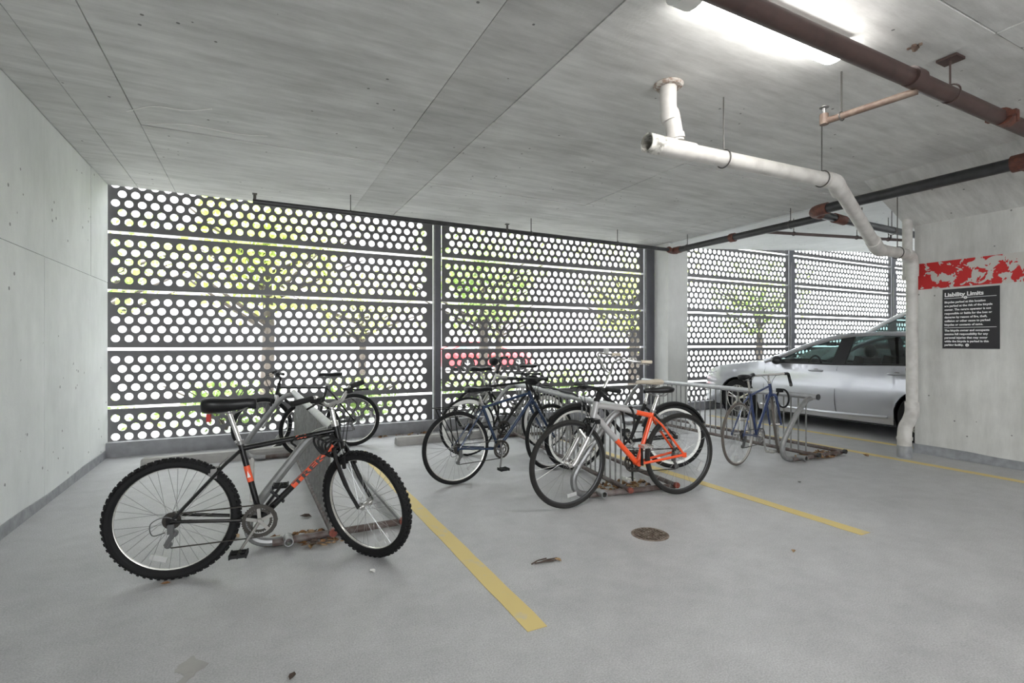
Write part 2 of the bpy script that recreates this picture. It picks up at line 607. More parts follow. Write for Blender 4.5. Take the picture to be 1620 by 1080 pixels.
# yellow stall lines
for (x, ya, yb_, w) in ((1.15, 2.02, 6.3, .105), (3.72, 2.02, 6.3, .105), (6.44, -1.2, 6.3, .105), (7.32, 3.35, 6.6, .105)):
    nm = {1.15: 'yellow painted stall line starting beside the mountain bike',
          3.72: 'yellow painted stall line running under the orange bicycle rear wheel',
          6.44: 'long yellow painted stall line passing in front of the sign wall',
          7.32: 'yellow painted stall line beside the silver sedan'}[x]
    rings = []
    K = 30
    for i in range(K + 1):
        y = ya + (yb_ - ya) * i / K
        e1, e2 = random.uniform(-.003, .003), random.uniform(-.003, .003)
        rings.append([(x - w / 2 + e1, y, .0005), (x + w / 2 + e2, y, .0005), (x + w / 2 + e2, y, .0025), (x - w / 2 + e1, y, .0025)])
    tag(MB().loft(rings).build('stall_line', 'yellow', smooth=0), nm, 'floor marking', 'yellow stall lines')

# ------------------------------------------------------------------ perforated metal screen
PW, PITCH, ROW, HR = 3.93, .1275, .1085, .0425
PH = .646


def perforated(rows, z_top_margin, z_bot_margin, nh=30, seg=20):
    """panel in local XZ, origin bottom-left, front at y=0, back y=.004; real holes"""
    H = z_top_margin + z_bot_margin + (len(rows) - 1) * ROW
    bm = MB()
    th = .004

    def rect(x0, x1, z0, z1):
        if x1 - x0 < 1e-5 or z1 - z0 < 1e-5: return
        bm.add([(x0, 0, z0), (x1, 0, z0), (x1, 0, z1), (x0, 0, z1), (x0, th, z0), (x1, th, z0), (x1, th, z1), (x0, th, z1)],
               [(0, 1, 2, 3), (5, 4, 7, 6)])

    hw, hh = PITCH / 2, ROW / 2
    ca = math.atan2(hh, hw)
    angs = []
    corners = [ca, PI - ca, PI + ca, 2 * PI - ca]
    for q in range(4):
        a0 = corners[q]
        a1 = corners[(q + 1) % 4] + (2 * PI if q == 3 else 0)
        k = seg // 4
        for i in range(k):
            angs.append(a0 + (a1 - a0) * i / k)
    zt = H - z_top_margin
    rect(0, PW, 0, z_bot_margin - hh)
    rect(0, PW, zt + hh, H)
    for ri, off in enumerate(rows):
        zc = zt - ri * ROW
        cnt = nh - (1 if off else 0)
        x0 = .1 + (PITCH / 2 if off else 0)
        rect(0, x0 - hw, zc - hh, zc + hh)
        rect(x0 + (cnt - 1) * PITCH + hw, PW, zc - hh, zc + hh)
        for h in range(cnt):
            xc = x0 + h * PITCH
            n = len(angs)
            vs = []
            for y in (0, th):
                for a in angs:
                    vs.append((xc + HR * math.cos(a), y, zc + HR * math.sin(a)))
                for a in angs:
                    c, s = math.cos(a), math.sin(a)
                    t = min(hw / abs(c) if abs(c) > 1e-9 else 9, hh / abs(s) if abs(s) > 1e-9 else 9)
                    vs.append((xc + t * c, y, zc + t * s))
            fs = []
            for k in range(n):
                q = (k + 1) % n
                fs.append((k, q, n + q, n + k))
                fs.append((2 * n + q, 2 * n + k, 3 * n + k, 3 * n + q))
                fs.append((q, k, 2 * n + k, 2 * n + q))
            bm.add(vs, fs)
    # folded stiffening flanges, top and bottom, behind the panel
    for (za, zb) in ((0, .003), (H - .003, H)):
        bm.bb((0, th, za), (PW, .05, zb))
    return bm, H


p5, H5 = perforated((0, 1, 0, 1, 0), .106, .106)
m5 = p5.mesh('perforated_panel', 'screen', 0)
G = [.552, 1.233, 1.914, 2.595]
GAP = .035
bays = [(XL - .037, 'perforated metal screen bay beside the left concrete wall'),
        (2.53, 'perforated metal screen bay in the middle, left of the concrete column'),
        (6.69, 'perforated metal screen bay behind the hood of the silver sedan'),
        (10.79, 'perforated metal screen bay above the roof of the silver sedan'),
        (14.90, 'narrow visible sliver of perforated screen beside the white drain pipe')]
for x0, lab in bays:
    s = thing('perforated_screen', (x0, YS, 0), lab, 'metal screen', group='perforated screen bays')
    for g in range(-1, 4 if x0 < 5 else 5):
        place('perforated_panel', m5, s, Matrix.Translation((0, 0, .552 + g * .681 + GAP / 2)))
    # post at the right end, with its flange
    if x0 < 12:
        w = .10 if x0 < 0 else (.20 if x0 < 5 else .14)
        pb = MB().bb((PW + .02, -.055, .0), (PW + .02 + w, .09, 3.12))
        if x0 > 5: pb.bb((PW + .02, -.015, 3.12), (PW + .02 + w, .09, 4.0))
        po = pb.build('post', 'post', s, 0)
        MB().bb((PW + .005, -.062, .0), (PW + .022, -.04, 3.10)).build('flange', 'galv', po, 0)

# ------------------------------------------------------------------ bicycle rack
def make_rack(near, far_dir, L, zr_, label, grp='grid bike racks', capm='redcap', sidem='galv'):
    ang = math.atan2(-far_dir[0], far_dir[1])
    t = thing('bike_rack', (near[0], near[1], 0), label, 'bike rack', ang, grp)
    rb = .024
    # crossbars on the floor, front one with stubs
    for y in (0, L):
        MB().tube([(-.36, y, rb + .004), (.50, y, rb + .004)], rb, 10).build('crossbar', 'rust', t)
    for x, m in ((0.0, 'rust'), (.47, sidem)):
        MB().tube([(x, -.05, rb * 1.2 + .02), (x, L + .05, rb * 1.2 + .02)], .021, 10).build('base_rail', m, t)
    for x in (0.0, .47):
        MB().tube([(x, -.075, .052), (x, -.048, .052)], .026, 10).build('end_cap', capm, t)
    MB().pipe_open((-.27, -.10, .05), (-.27, .0, .05), .028, .006).build('open_tube_end', 'galv', t)
    # bent end frames
    for y in (0.02, L - .02):
        pts = [(-.30, y, .03), (-.40, y, .035), (-.47, y, .07), (-.495, y, .14), (-.48, y, .22), (-.40, y, .34),
               (-.26, y, .52), (-.16, y, zr_ - .09), (-.09, y, zr_ - .035), (-.02, y, zr_ - .02)]
        MB().tube(smooth_path(pts, 4), .028, 10).build('end_frame', 'galv', t)
    tr = MB().tube([(0, -.05, zr_), (0, L + .05, zr_)], .031, 12).build('top_rail', 'galv_light', t)
    MB().tube([(0, -.058, zr_), (0, -.048, zr_)], .034, 12).build('end_cap', 'cartrim', tr)
    bar = MB().tube([(0, 0, .06), (0, 0, zr_ - .02)], .0085, 8).mesh('bar', 'galv_bar')
    n = int(L / .095)
    for i in range(n):
        place('bar', bar, t, Matrix.Translation((0, .09 + i * (L - .15) / (n - 1), 0)))
    return t


make_rack((.46, 3.60), (-.02, 1), 2.75, .735, 'galvanized grid bike rack behind the black mountain bike')
make_rack((2.86, 3.48), (.13, .99), 2.85, .735, 'galvanized grid bike rack crowded with bicycles in the middle stall', sidem='rust')
make_rack((5.62, 3.60), (.02, 1), 2.85, .70, 'galvanized grid bike rack holding one road bike beside the sedan', capm='cartrim', sidem='rust')

# ------------------------------------------------------------------ bicycles
_wc = {}


def wheel_meshes(R, tr, tire, rim, rimdepth, knob):
    key = (R, tr, tire, rim, rimdepth, knob)
    if key in _wc: return _wc[key]
    Rc = R - tr
    b = MB().ring((0, 0, 0), Rc, tr, 'y', 56, 10)
    if knob:
        n = 60
        for i in range(n):
            for s in (-1, 1):
                a = 2 * PI * (i + (.5 if s > 0 else 0)) / n
                for (bb, wd) in ((.0 + s * .28, .011), (s * .85, .010)):
                    rr = Rc + tr * 1.0 * math.cos(bb)
                    y = tr * math.sin(bb)
                    rot = Matrix.Rotation(-a, 3, 'Y') @ Matrix.Rotation(bb, 3, 'Z')
                    b.box((rr * math.cos(a), y, rr * math.sin(a)), (.010, wd, .014), rot)
    tm = b.mesh('tire', tire)
    ri = Rc - tr * .55
    prof = [(ri + .006, -.011), (ri + .004, -.013), (ri - rimdepth, -.007), (ri - rimdepth - .002, 0), (ri - rimdepth, .007), (ri + .004, .013), (ri + .006, .011), (ri - .002, 0)]
    vs, fs = [], []
    N = 56
    for i in range(N):
        a = 2 * PI * i / N
        for (rr, y) in prof: vs.append((rr * math.cos(a), y, rr * math.sin(a)))
    k = len(prof)
    for i in range(N):
        j = (i + 1) % N
        for q in range(k):
            w = (q + 1) % k
            fs.append((i * k + q, i * k + w, j * k + w, j * k + q))
    rm = MB().add(vs, fs).mesh('rim', rim)
    hb = MB().cyl((0, -.05, 0), (0, .05, 0), .012, 10)
    hb.cyl((0, -.036, 0), (0, -.031, 0), .024, 14); hb.cyl((0, .031, 0), (0, .036, 0), .024, 14)
    hb.cyl((0, -.066, 0), (0, .066, 0), .006, 8)
    hm = hb.mesh('hub', 'alloy')
    sp = []
    for s in (-1, 1):
        for lead in (-1, 1):
            a = lead * 1.15
            p0 = (.022 * math.cos(a), s * .033, .022 * math.sin(a))
            p1 = (ri - rimdepth, s * .004, 0)
            sp.append(MB().tube([p0, p1], .0011, 4, cap=False).mesh('spoke', 'spoke'))
    _wc[key] = (tm, rm, hm, sp)
    return _wc[key]


def add_wheel(root, mw, R, tr, tire, rim, rimdepth, knob, nsp=32, phase=0.0, reflector=None):
    tm, rm, hm, sp = wheel_meshes(R, tr, tire, rim, rimdepth, knob)
    w = place('wheel', tm, root, mw)
    place('rim', rm, w); place('hub', hm, w)
    for i in range(nsp):
        a = 2 * PI * i / nsp + phase
        place('spoke', sp[(i % 2) * 2 + (i // 2) % 2], w, Matrix.Rotation(-a, 4, 'Y'))
    if reflector is not None:
        a = reflector
        rr = (R - 2 * tr) * .80
        MB().box((0, .0, 0), (.028, .012, .085)).build('reflector', 'clearplastic', w, 0,
            Matrix.Rotation(-a, 4, 'Y') @ Matrix.Translation((rr, 0, 0)))
    return w


def chainring(b, c, r, y, arms=5, teeth=42, inner=.78):
    N = teeth * 2
    vs = []
    for yy in (y - .002, y + .002):
        for i in range(N):
            a = 2 * PI * i / N
            rr = r + (.003 if i % 2 else -.003)
            vs.append((c[0] + rr * math.cos(a), yy, c[1] + rr * math.sin(a)))
        for i in range(N):
            a = 2 * PI * i / N
            vs.append((c[0] + r * inner * math.cos(a), yy, c[1] + r * inner * math.sin(a)))
    fs = []
    for i in range(N):
        j = (i + 1) % N
        fs += [(i, j, N + j, N + i), (2 * N + j, 2 * N + i, 3 * N + i, 3 * N + j), (j, i, 2 * N + i, 2 * N + j), (N + i, N + j, 3 * N + j, 3 * N + i)]
    b.add(vs, fs)


def saddle_mesh(length=.27, wide=.075, mat='saddle', thick=.05):
    rings = []
    prof = [(-.137, .30, .0), (-.132, .62, .004), (-.118, .90, .009), (-.09, 1.0, .012), (-.05, .88, .008), (-.02, .68, .003), (.01, .5, .0), (.05, .36, .0), (.10, .29, .002), (.13, .24, -.003), (.142, .12, -.009)]
    for (x, w, dz) in prof:
        x *= length / .27
        W = wide * w
        r = []
        for k in range(12):
            a = 2 * PI * k / 12
            yy = W * math.cos(a)
            zz = math.sin(a)
            zz = zz * thick * .34 if zz > 0 else zz * thick * (.25 + .5 * w)
            r.append((x, yy, zz + dz))
        rings.append(r)
    return MB().loft(rings).mesh('saddle', mat, 60)


def rot_about(p, axis, ang):
    return Matrix.Translation(p) @ Matrix.Rotation(ang, 4, axis) @ Matrix.Translation(-Vector(p))


def pedal(root, c, mat='matte', name='pedal'):
    b = MB()
    b.box((c[0] - .04, c[1], c[2]), (.008, .085, .024)); b.box((c[0] + .04, c[1], c[2]), (.008, .085, .024))
    for dy in (-.04, 0, .04): b.box((c[0], c[1] + dy, c[2]), (.085, .008, .016))
    b.cyl((c[0], c[1] - .05, c[2]), (c[0], c[1] + .05, c[2]), .009, 8)
    return b.build(name, mat, root)


def make_bike(label, Rp, Fp, R=.33, tr=.025, steer=0.0, lean=0.0, bb=(.43, .285), st=(.32, .72), seat=(.27, .95),
              ht=(.83, .805), hb=(.855, .70), tube=.017, frame='black', fork='black', tire='rubber', rim='rim', rimdepth=.012,
              knob=False, bar='flat', barz=.93, barw=.29, grip='matte', saddle='saddle', stem='matte', crank='alloy_dull',
              seatpost='alloy', crank_ang=-2.2, frame2=None, suspension=None, carrier=False, fender=None, style='diamond',
              ring=.085, nsp=32, reflector=2.9, wide=.075, pedal_mat='matte', seat_tilt=0.0, step=False, tube2=None, baru=None, rise=.035, sthick=.055):
    Rv, Fv = Vector((Rp[0], Rp[1], 0)), Vector((Fp[0], Fp[1], 0))
    d = Fv - Rv
    wb = d.length
    rz = math.atan2(d.y, d.x)
    root = thing('bicycle', (Rp[0], Rp[1], 0), label, 'bicycle', rz, 'parked bicycles', rx=lean)
    P = lambda uz, y=0: Vector((uz[0], y, uz[1]))
    RH, FH = Vector((0, 0, R)), Vector((wb, 0, R))
    BB, ST, HT, HB, SE = P(bb), P(st), P(ht), P(hb), P(seat)
    t2 = tube2 or tube
    # frame: separate painted sections share one welded mesh unless two-coloured
    fb = MB()
    if style == 'diamond':
        fb.tube([BB, ST + (ST - BB).normalized() * .03], tube, 12)
        tt1 = HT * .75 + HB * .25
        dt1 = HT * .2 + HB * .8
        if frame2 is None:
            fb.tube([ST - (ST - BB).normalized() * .01, tt1], tube * .95, 12)
            fb.tube([BB, dt1], tube * 1.12, 12)
        else:
            fb.tube([ST - (ST - BB).normalized() * .01, ST.lerp(tt1, .34)], tube * 1.15, 12)
            fb.tube([BB, BB.lerp(dt1, .55)], tube * 1.25, 12)
    else:   # cruiser: swooping twin tubes
        fb.tube([BB, ST + (ST - BB).normalized() * .03], tube, 12)
        dt1 = HT * .2 + HB * .8
        tt1 = HT * .8 + HB * .2
        fb.tube(smooth_path([BB, BB.lerp(dt1, .5) + Vector((0, 0, -.03)), dt1], 6), tube * 1.1, 12)
        fb.tube(smooth_path([BB.lerp(ST, .62), BB.lerp(tt1, .5) + Vector((-.04, 0, .10)), tt1], 6), tube * 1.2, 12)
    if not frame2: fb.tube([HB, HT], tube * 1.2, 12)
    fb.cyl(BB + Vector((0, -.035, 0)), BB + Vector((0, .035, 0)), .021, 12)
    for s in (-1, 1):
        o = Vector((0, s * .064, 0))
        fb.tube([BB + Vector((-.02, s * .025, 0)), BB.lerp(RH, .3) + Vector((0, s * .045, 0)), RH + o + Vector((.02, 0, 0)), RH + o], tube * .62, 8)
        fb.tube([RH + o, ST.lerp(RH, .25) + Vector((0, s * .045, 0)), ST + Vector((-.005, s * .018, -.02))], tube * .55, 8)
        fb.box(RH + o, (.04, .006, .04))
    fo = fb.build('frame', frame, root)
    if frame2:
        b = MB()
        b.tube([ST.lerp(tt1, .30), ST.lerp(tt1, .6) + Vector((0, 0, .012)), tt1], tube * 1.3, 12)
        b.tube([BB.lerp(dt1, .5), dt1], tube * 1.45, 12)
        b.tube([HB, HT], tube * 1.5, 12)
        b.build('front_frame', frame2, fo)
    # seat post and saddle
    MB().tube([ST, SE - Vector((0, 0, .045))], tube * .82, 12).build('seatpost', seatpost, root)
    cl = MB().tube([ST + (ST - BB).normalized() * .015, ST + (ST - BB).normalized() * .038], tube * 1.25, 12)
    cl.box(ST + Vector((-.025, 0, .03)), (.02, .03, .012))
    cl.build('seat_clamp', 'alloy_dull', root)
    sd = place('saddle', saddle_mesh(.27, wide, saddle, sthick), root,
               Matrix.Translation(SE) @ Matrix.Rotation(seat_tilt, 4, 'Y'))
    rl = MB()
    for s in (-1, 1):
        rl.tube([(-.085, s * .025, -.03), (-.05, s * .022, -.05), (.04, s * .02, -.05), (.10, s * .012, -.02)], .004, 6)
    rl.build('saddle_rail', 'alloy_dull', sd)
    # rear wheel, cassette, crankset, chain
    rw = add_wheel(root, Matrix.Translation(RH), R, tr, tire, rim, rimdepth, knob, nsp, .1, reflector)
    cs = MB()
    for i, rr in enumerate((.022, .03, .038, .046)):
        cs.cyl((0, -.060 + i * .006, 0), (0, -.058 + i * .006, 0), rr, 22)
    cs.build('cassette', 'chain', rw)
    ck = MB()
    chainring(ck, (0, 0), ring, -.055)
    chainring(ck, (0, 0), ring * .72, -.047, teeth=32)
    sp5 = MB()
    for i in range(5):
        a = 2 * PI * i / 5 + .4
        sp5.box((.5 * ring * math.cos(a), -.052, .5 * ring * math.sin(a)), (ring * .72, .006, .018), Matrix.Rotation(-a, 3, 'Y'))
    sp5.cyl((0, -.075, 0), (0, -.03, 0), .016, 12)
    crk = ck.build('chainring', 'chain' if crank != 'alloy' else 'alloy_dull', root, mw=Matrix.Translation(BB))
    sp5.build('spider', crank, crk)
    for s, a in ((-1, crank_ang), (1, crank_ang + PI)):
        tip = Vector((.17 * math.cos(a), s * .085, .17 * math.sin(a)))
        MB().tube([(0, s * .072, 0), tip * .5 + Vector((0, s * .037, 0)), tip], [.016, .012, .012], 8, flat=.7).build('crank_arm', crank, crk)
        pedal(crk, tip + Vector((0, s * .058, 0)), pedal_mat)
    ch = MB()
    rc = .038
    top = [(bb[0], bb[1] + ring), (0, R + rc)]
    pl = [(-.0, R - .12), (.035, R - .10)]
    path = [Vector((bb[0], -.055, bb[1] + ring))]
    path += [Vector((rc * math.cos(a), -.05, R + rc * math.sin(a))) for a in [PI / 2 + PI * i / 6 for i in range(5)]]
    path += [Vector((.02, -.05, R - .075)), Vector((-.015, -.05, R - .125)), Vector((.0, -.05, R - .145)), Vector((bb[0] - .02, -.055, bb[1] - ring))]
    path += [Vector((bb[0] + ring * math.cos(a), -.055, bb[1] + ring * math.sin(a))) for a in [-PI / 2 + PI * i / 8 for i in range(1, 8)]]
    ch.tube(path, .0042, 5, closed=True)
    ch.build('chain', 'chain', root)
    dr = MB()
    dr.box((.005, -.075, R - .035), (.03, .02, .05)); dr.box((.0, -.068, R - .085), (.022, .012, .09), Matrix.Rotation(.5, 3, 'Y'))
    dr.cyl((.018, -.065, R - .065), (.018, -.045, R - .065), .018, 12); dr.cyl((-.012, -.065, R - .125), (-.012, -.045, R - .125), .018, 12)
    dr.tube(smooth_path([(-.02, -.078, R - .05), (-.08, -.075, R - .06), (-.09, -.07, R + .0), (-.03, -.068, R + .03), (.03, -.066, R + .01)], 5), .0028, 5)
    dr.build('derailleur', 'derailleur_grey', root)
    # brakes on the rear stays
    rbk = MB()
    q = ST.lerp(RH, .36)
    for s in (-1, 1):
        rbk.box(q + Vector((-.012, s * .04, .0)), (.03, .018, .05))
        rbk.box(q + Vector((-.02, s * .024, -.005)), (.045, .012, .014))
    rbk.tube([q + Vector((0, -.045, .03)), ST.lerp(RH, .2) + Vector((0, 0, .02)), q + Vector((0, .045, .03))], .003, 5)
    rbk.build('brake', 'alloy_dull', root)
    # front assembly, turned about the steering axis
    axis = (HT - HB).normalized()
    MS = rot_about(HT, axis, steer)
    add_wheel(root, MS @ Matrix.Translation(FH), R, tr, tire, rim, rimdepth, knob, nsp, .2, (reflector or 2.9) + .9 if reflector else None)
    fk = MB()
    crown = HB - axis * .02
    fk.cyl(HB + axis * .0, HB - axis * .035, tube * 1.3, 12)
    if suspension:
        for s in (-1, 1):
            o = Vector((0, s * .06, 0))
            fk.tube([crown + o + axis * .01, crown.lerp(FH, .45) + o], .014, 10)
        fk.box(crown, (.045, .15, .035))
    else:
        for s in (-1, 1):
            o = Vector((0, s * .06, 0))
            mid = crown.lerp(FH, .6) + Vector((-.022, 0, 0)) + o
            fk.tube(smooth_path([crown + Vector((0, s * .012, -.0)), crown + Vector((-.002, s * .048, -.02)), mid, FH + o], 4), [.016] * 5 + [.014] * 4 + [.011] * 4, 10)
    f = fk.build('fork', fork, root, mw=MS)
    if suspension:
        lo = MB()
        for s in (-1, 1):
            o = Vector((0, s * .06, 0))
            lo.tube([crown.lerp(FH, .36) + o, crown.lerp(FH, .9) + o + Vector((-.008, 0, 0)), FH + o], [.019, .018, .013], 12)
        lo.tube([crown.lerp(FH, .42) + Vector((0, -.06, 0)), crown.lerp(FH, .40) + Vector((.03, 0, .06)), crown.lerp(FH, .42) + Vector((0, .06, 0))], .012, 8)
        lo.build('fork_lower', suspension, f)
    bk = MB()
    q = crown.lerp(FH, .22)
    for s in (-1, 1):
        bk.box(q + Vector((.028, s * .045, 0)), (.018, .016, .075)); bk.box(q + Vector((.02, s * .025, -.005)), (.04, .012, .012))
    bk.tube([q + Vector((.03, -.045, .035)), q + Vector((.03, .0, .06)), q + Vector((.03, .045, .035))], .003, 5)
    bk.build('brake', 'matte', f)
    # stem + bar
    top = HT + axis * max(.02, (barz - HT.z) * .8)
    fwd = Vector((1, 0, 0))
    BC = Vector((HT.x + (barz - HT.z) * axis.x / max(axis.z, .3) + (.06 if bar != 'cruiser' else .015) if baru is None else baru, 0, barz))
    sm = MB().tube([HT, top, BC], [tube * .85, tube * .8, tube * .75], 10)
    sm.cyl(HT - axis * .002, HT + axis * .028, tube * 1.35, 12)
    hbm = MB()
    lvs = [MB(), MB()]
    grips = []
    w = barw
    if bar == 'drop':
        for s in (-1, 1):
            pts = [BC, BC + Vector((.0, s * w * .55, 0)), BC + Vector((.01, s * w * .62, 0)), BC + Vector((.06, s * w * .66, -.005)), BC + Vector((.10, s * w * .68, -.03)),
                   BC + Vector((.10, s * w * .7, -.085)), BC + Vector((.06, s * w * .72, -.125)), BC + Vector((.0, s * w * .72, -.135))]
            hbm.tube(smooth_path(pts, 4), .0125, 8)
            grips.append(smooth_path(pts[1:], 4))
            lvs[(s + 1) // 2].tube(smooth_path([BC + Vector((.10, s * w * .66, -.01)), BC + Vector((.14, s * w * .66, -.02)), BC + Vector((.13, s * w * .67, -.10))], 4), .006, 6)
    elif bar == 'cruiser':
        for s in (-1, 1):
            pts = [BC, BC + Vector((.02, s * .06, .01)), BC + Vector((.05, s * .15, .12)), BC + Vector((.02, s * w * .85, .17)), BC + Vector((-.10, s * w, .155)), BC + Vector((-.17, s * w * 1.03, .15))]
            hbm.tube(smooth_path(pts, 5), .011, 8)
            e = [pts[-1], pts[-1] + Vector((-.11, s * .01, -.005))]
            grips.append(e)
            lvs[(s + 1) // 2].tube([pts[-1] + Vector((0, 0, -.01)), pts[-1] + Vector((.05, -s * .0, -.02)), pts[-1] + Vector((-.07, s * .03, -.03))], .005, 6)
    else:
        rise = rise if bar == 'riser' else 0.0
        for s in (-1, 1):
            pts = [BC, BC + Vector((0, s * .06, 0)), BC + Vector((-.005, s * .13, rise)), BC + Vector((-.02, s * (w - .12), rise)), BC + Vector((-.03, s * w, rise))]
            hbm.tube(smooth_path(pts, 4), .0115, 8)
            grips.append([BC + Vector((-.02, s * (w - .13), rise)), BC + Vector((-.031, s * (w + .004), rise))])
            lvs[(s + 1) // 2].tube(smooth_path([BC + Vector((-.012, s * (w - .15), rise)), BC + Vector((.035, s * (w - .14), rise - .01)), BC + Vector((.045, s * (w - .03), rise - .03))], 4), .006, 6)
            lvs[(s + 1) // 2].box(BC + Vector((-.0, s * (w - .16), rise - .012)), (.045, .035, .03))
    hbo = hbm.build('handlebar', 'alloy' if bar == 'cruiser' else ('alloy_dull' if grip == 'cream' else stem), root, mw=MS)
    sm.build('stem', stem, hbo)
    for g in grips:
        MB().tube(g, .017, 10).build('grip', grip, hbo)
    for lv in lvs: lv.build('brake_lever', 'matte' if bar != 'cruiser' else 'alloy', hbo)
    # cables from bar to frame
    cb = MB()
    for s in (-1, 1):
        cb.tube(smooth_path([BC + Vector((.02, s * .12, 0)), BC + Vector((.11, s * .07, -.02)), BC + Vector((.09, s * .02, -.10)), HB + Vector((.035, s * .015, .0)), HB + Vector((.03, 0, -.07))], 5), .0026, 5)
    cb.build('cable', 'matte', hbo)
    if carrier:
        c = MB()
        zc = 2 * R + .035
        for s in (-1, 1):
            c.tube([(.20, s * .05, zc), (-.22, s * .05, zc + .0)], .005, 6)
            c.tube([(0.0, s * .066, R), (-.05, s * .055, zc)], .005, 6); c.tube([(0.0, s * .066, R), (-.19, s * .05, zc)], .005, 6)
            c.tube([(.20, s * .05, zc), tuple(ST.lerp(RH, .12) + Vector((0, s * .02, 0)))], .004, 6)
        for k in range(5): c.tube([(.18 - k * .095, -.05, zc), (.18 - k * .095, .05, zc)], .004, 6)
        c.build('carrier', 'matte', root)
    if fender:
        for (cH, a0, a1, mw) in ((FH, .55, 2.35, MS), (RH, .3, 2.75, None)):
            rings = []
            for i in range(22):
                a = a0 + (a1 - a0) * i / 21
                rr = R + .02
                row = []
                for (dy, dr) in ((-.034, -.02), (-.02, 0), (0, .006), (.02, 0), (.034, -.02), (.03, -.022), (0, .003), (-.03, -.022)):
                    row.append((cH.x + (rr + dr) * math.cos(a), dy, cH.z + (rr + dr) * math.sin(a)))
                rings.append(row)
            MB().loft(rings).build('fender', fender, root, mw=mw)
    return root, dict(BB=BB, ST=ST, HT=HT, HB=HB, RH=RH, FH=FH, BC=BC, MS=MS, frame=fo, SE=SE, bar=hbo)


# lettering helper: flat letters on a plane given by origin and two directions
def lettering(txt, size, mat, parent, origin, ex, ey, name='lettering', depth=.0006, bold=0.0, align='LEFT', squash=1.0):
    cu = bpy.data.curves.new(name, 'FONT')
    cu.body = txt
    cu.size = size
    cu.extrude = depth
    cu.offset = bold
    cu.align_x = align
    cu.resolution_u = 2
    tmp = bpy.data.objects.new('tmp', cu)
    me = bpy.data.meshes.new_from_object(tmp)
    bpy.data.objects.remove(tmp)
    me.materials.clear()
    me.materials.append(M[mat])
    ex = Vector(ex).normalized(); ey = Vector(ey).normalized(); ez = ex.cross(ey)
    m = Matrix(((ex.x * squash, ey.x, ez.x, origin[0]), (ex.y * squash, ey.y, ez.y, origin[1]), (ex.z * squash, ey.z, ez.z, origin[2]), (0, 0, 0, 1)))
    o = place(name, me, parent, m)
    return o


# the black mountain bike in front
bk, g = make_bike('black mountain bike with orange lettering, parked nearest the camera', (-.40, 3.363), (.64, 3.232), R=.332, tr=.027, steer=-.80, bb=(.435, .285),
                  st=(.335, .705), seat=(.27, .955), ht=(.845, .80), hb=(.868, .69), tube=.0165, knob=True, bar='riser', rise=.06, sthick=.085, barz=.945, barw=.28,
                  crank='crank_grey', crank_ang=-2.15, nsp=36, ring=.092, wide=.078, reflector=-1.9, stem='alloy', baru=.85)
# orange block lettering on the down tube
BB, HB, HT, ST = g['BB'], g['HB'], g['HT'], g['ST']
d0 = BB; d1 = HT * .2 + HB * .8
ex = (d1 - d0).normalized(); up = Vector((0, -1, 0)).cross(ex).normalized()
b0 = d0.lerp(d1, .40); b1 = d0.lerp(d1, .93)
plate = MB()
rings = []
for t in (0, 1):
    p = b0.lerp(b1, t)
    rings.append([p + Vector((0, -.0192 * math.cos(a), 0)) + up * (.0192 * math.sin(a)) for a in [-.95, -.5, 0, .5, .95]] +
                 [p + Vector((0, -.0178 * math.cos(a), 0)) + up * (.0178 * math.sin(a)) for a in [.95, .5, 0, -.5, -.95]])
plate.loft(rings)
pl = plate.build('decal', 'decal', g['frame'], fix=True)
o = b0 + Vector((0, -.0202, 0)) + ex * .012 - up * .0125
lettering('TREK', .037, 'decal_k', pl, o, ex, up, bold=.0012, squash=2.7)
tex = ((HT * .75 + HB * .25) - ST).normalized(); tup = Vector((0, -1, 0)).cross(tex).normalized()
lettering('800', .028, 'decal', g['frame'], ST + tex * .29 + Vector((0, -.0165, 0)) - tup * .009, tex, tup, bold=.0008, squash=1.5)
sx = (ST - BB).normalized(); sup = Vector((0, -1, 0)).cross(sx).normalized()
rings = []
for t in (.52, .74):
    p = BB.lerp(ST, t)
    rings.append([p + Vector((0, -.0177 * math.cos(a), 0)) + sup * (.0177 * math.sin(a)) for a in [-1.2, -.6, 0, .6, 1.2]] +
                 [p + Vector((0, -.0164 * math.cos(a), 0)) + sup * (.0164 * math.sin(a)) for a in [1.2, .6, 0, -.6, -1.2]])
MB().loft(rings).build('decal', 'decal', g['frame'], fix=True)
c0 = BB.lerp(ST, .63)
MB().add([c0 + Vector((0, -.0186, 0)) + sx * .02, c0 + Vector((0, -.0186, 0)) - sx * .02 + sup * .009, c0 + Vector((0, -.0186, 0)) - sx * .02 - sup * .009],
         [(0, 1, 2)]).build('decal', 'decal_w', g['frame'], smooth=0)
# bottle cage / pump bracket on the down tube, seat bag light
pc = MB()
q0 = d0.lerp(d1, .12) + up * .02; q1 = d0.lerp(d1, .36) + up * .022
pc.box(q0.lerp(q1, .5), (.012, .03, .10), Matrix(((ex.x, 0, up.x), (ex.y, 1, up.y), (ex.z, 0, up.z))))
pc.tube([q0 + up * .01, q1 + up * .03], .008, 8)
pc.build('pump_bracket', 'matte', bk)
sr = MB().box((g['SE'].x - .10, 0, g['SE'].z - .075), (.02, .035, .045))
sr.build('rear_reflector', 'redplastic', bk, 0)

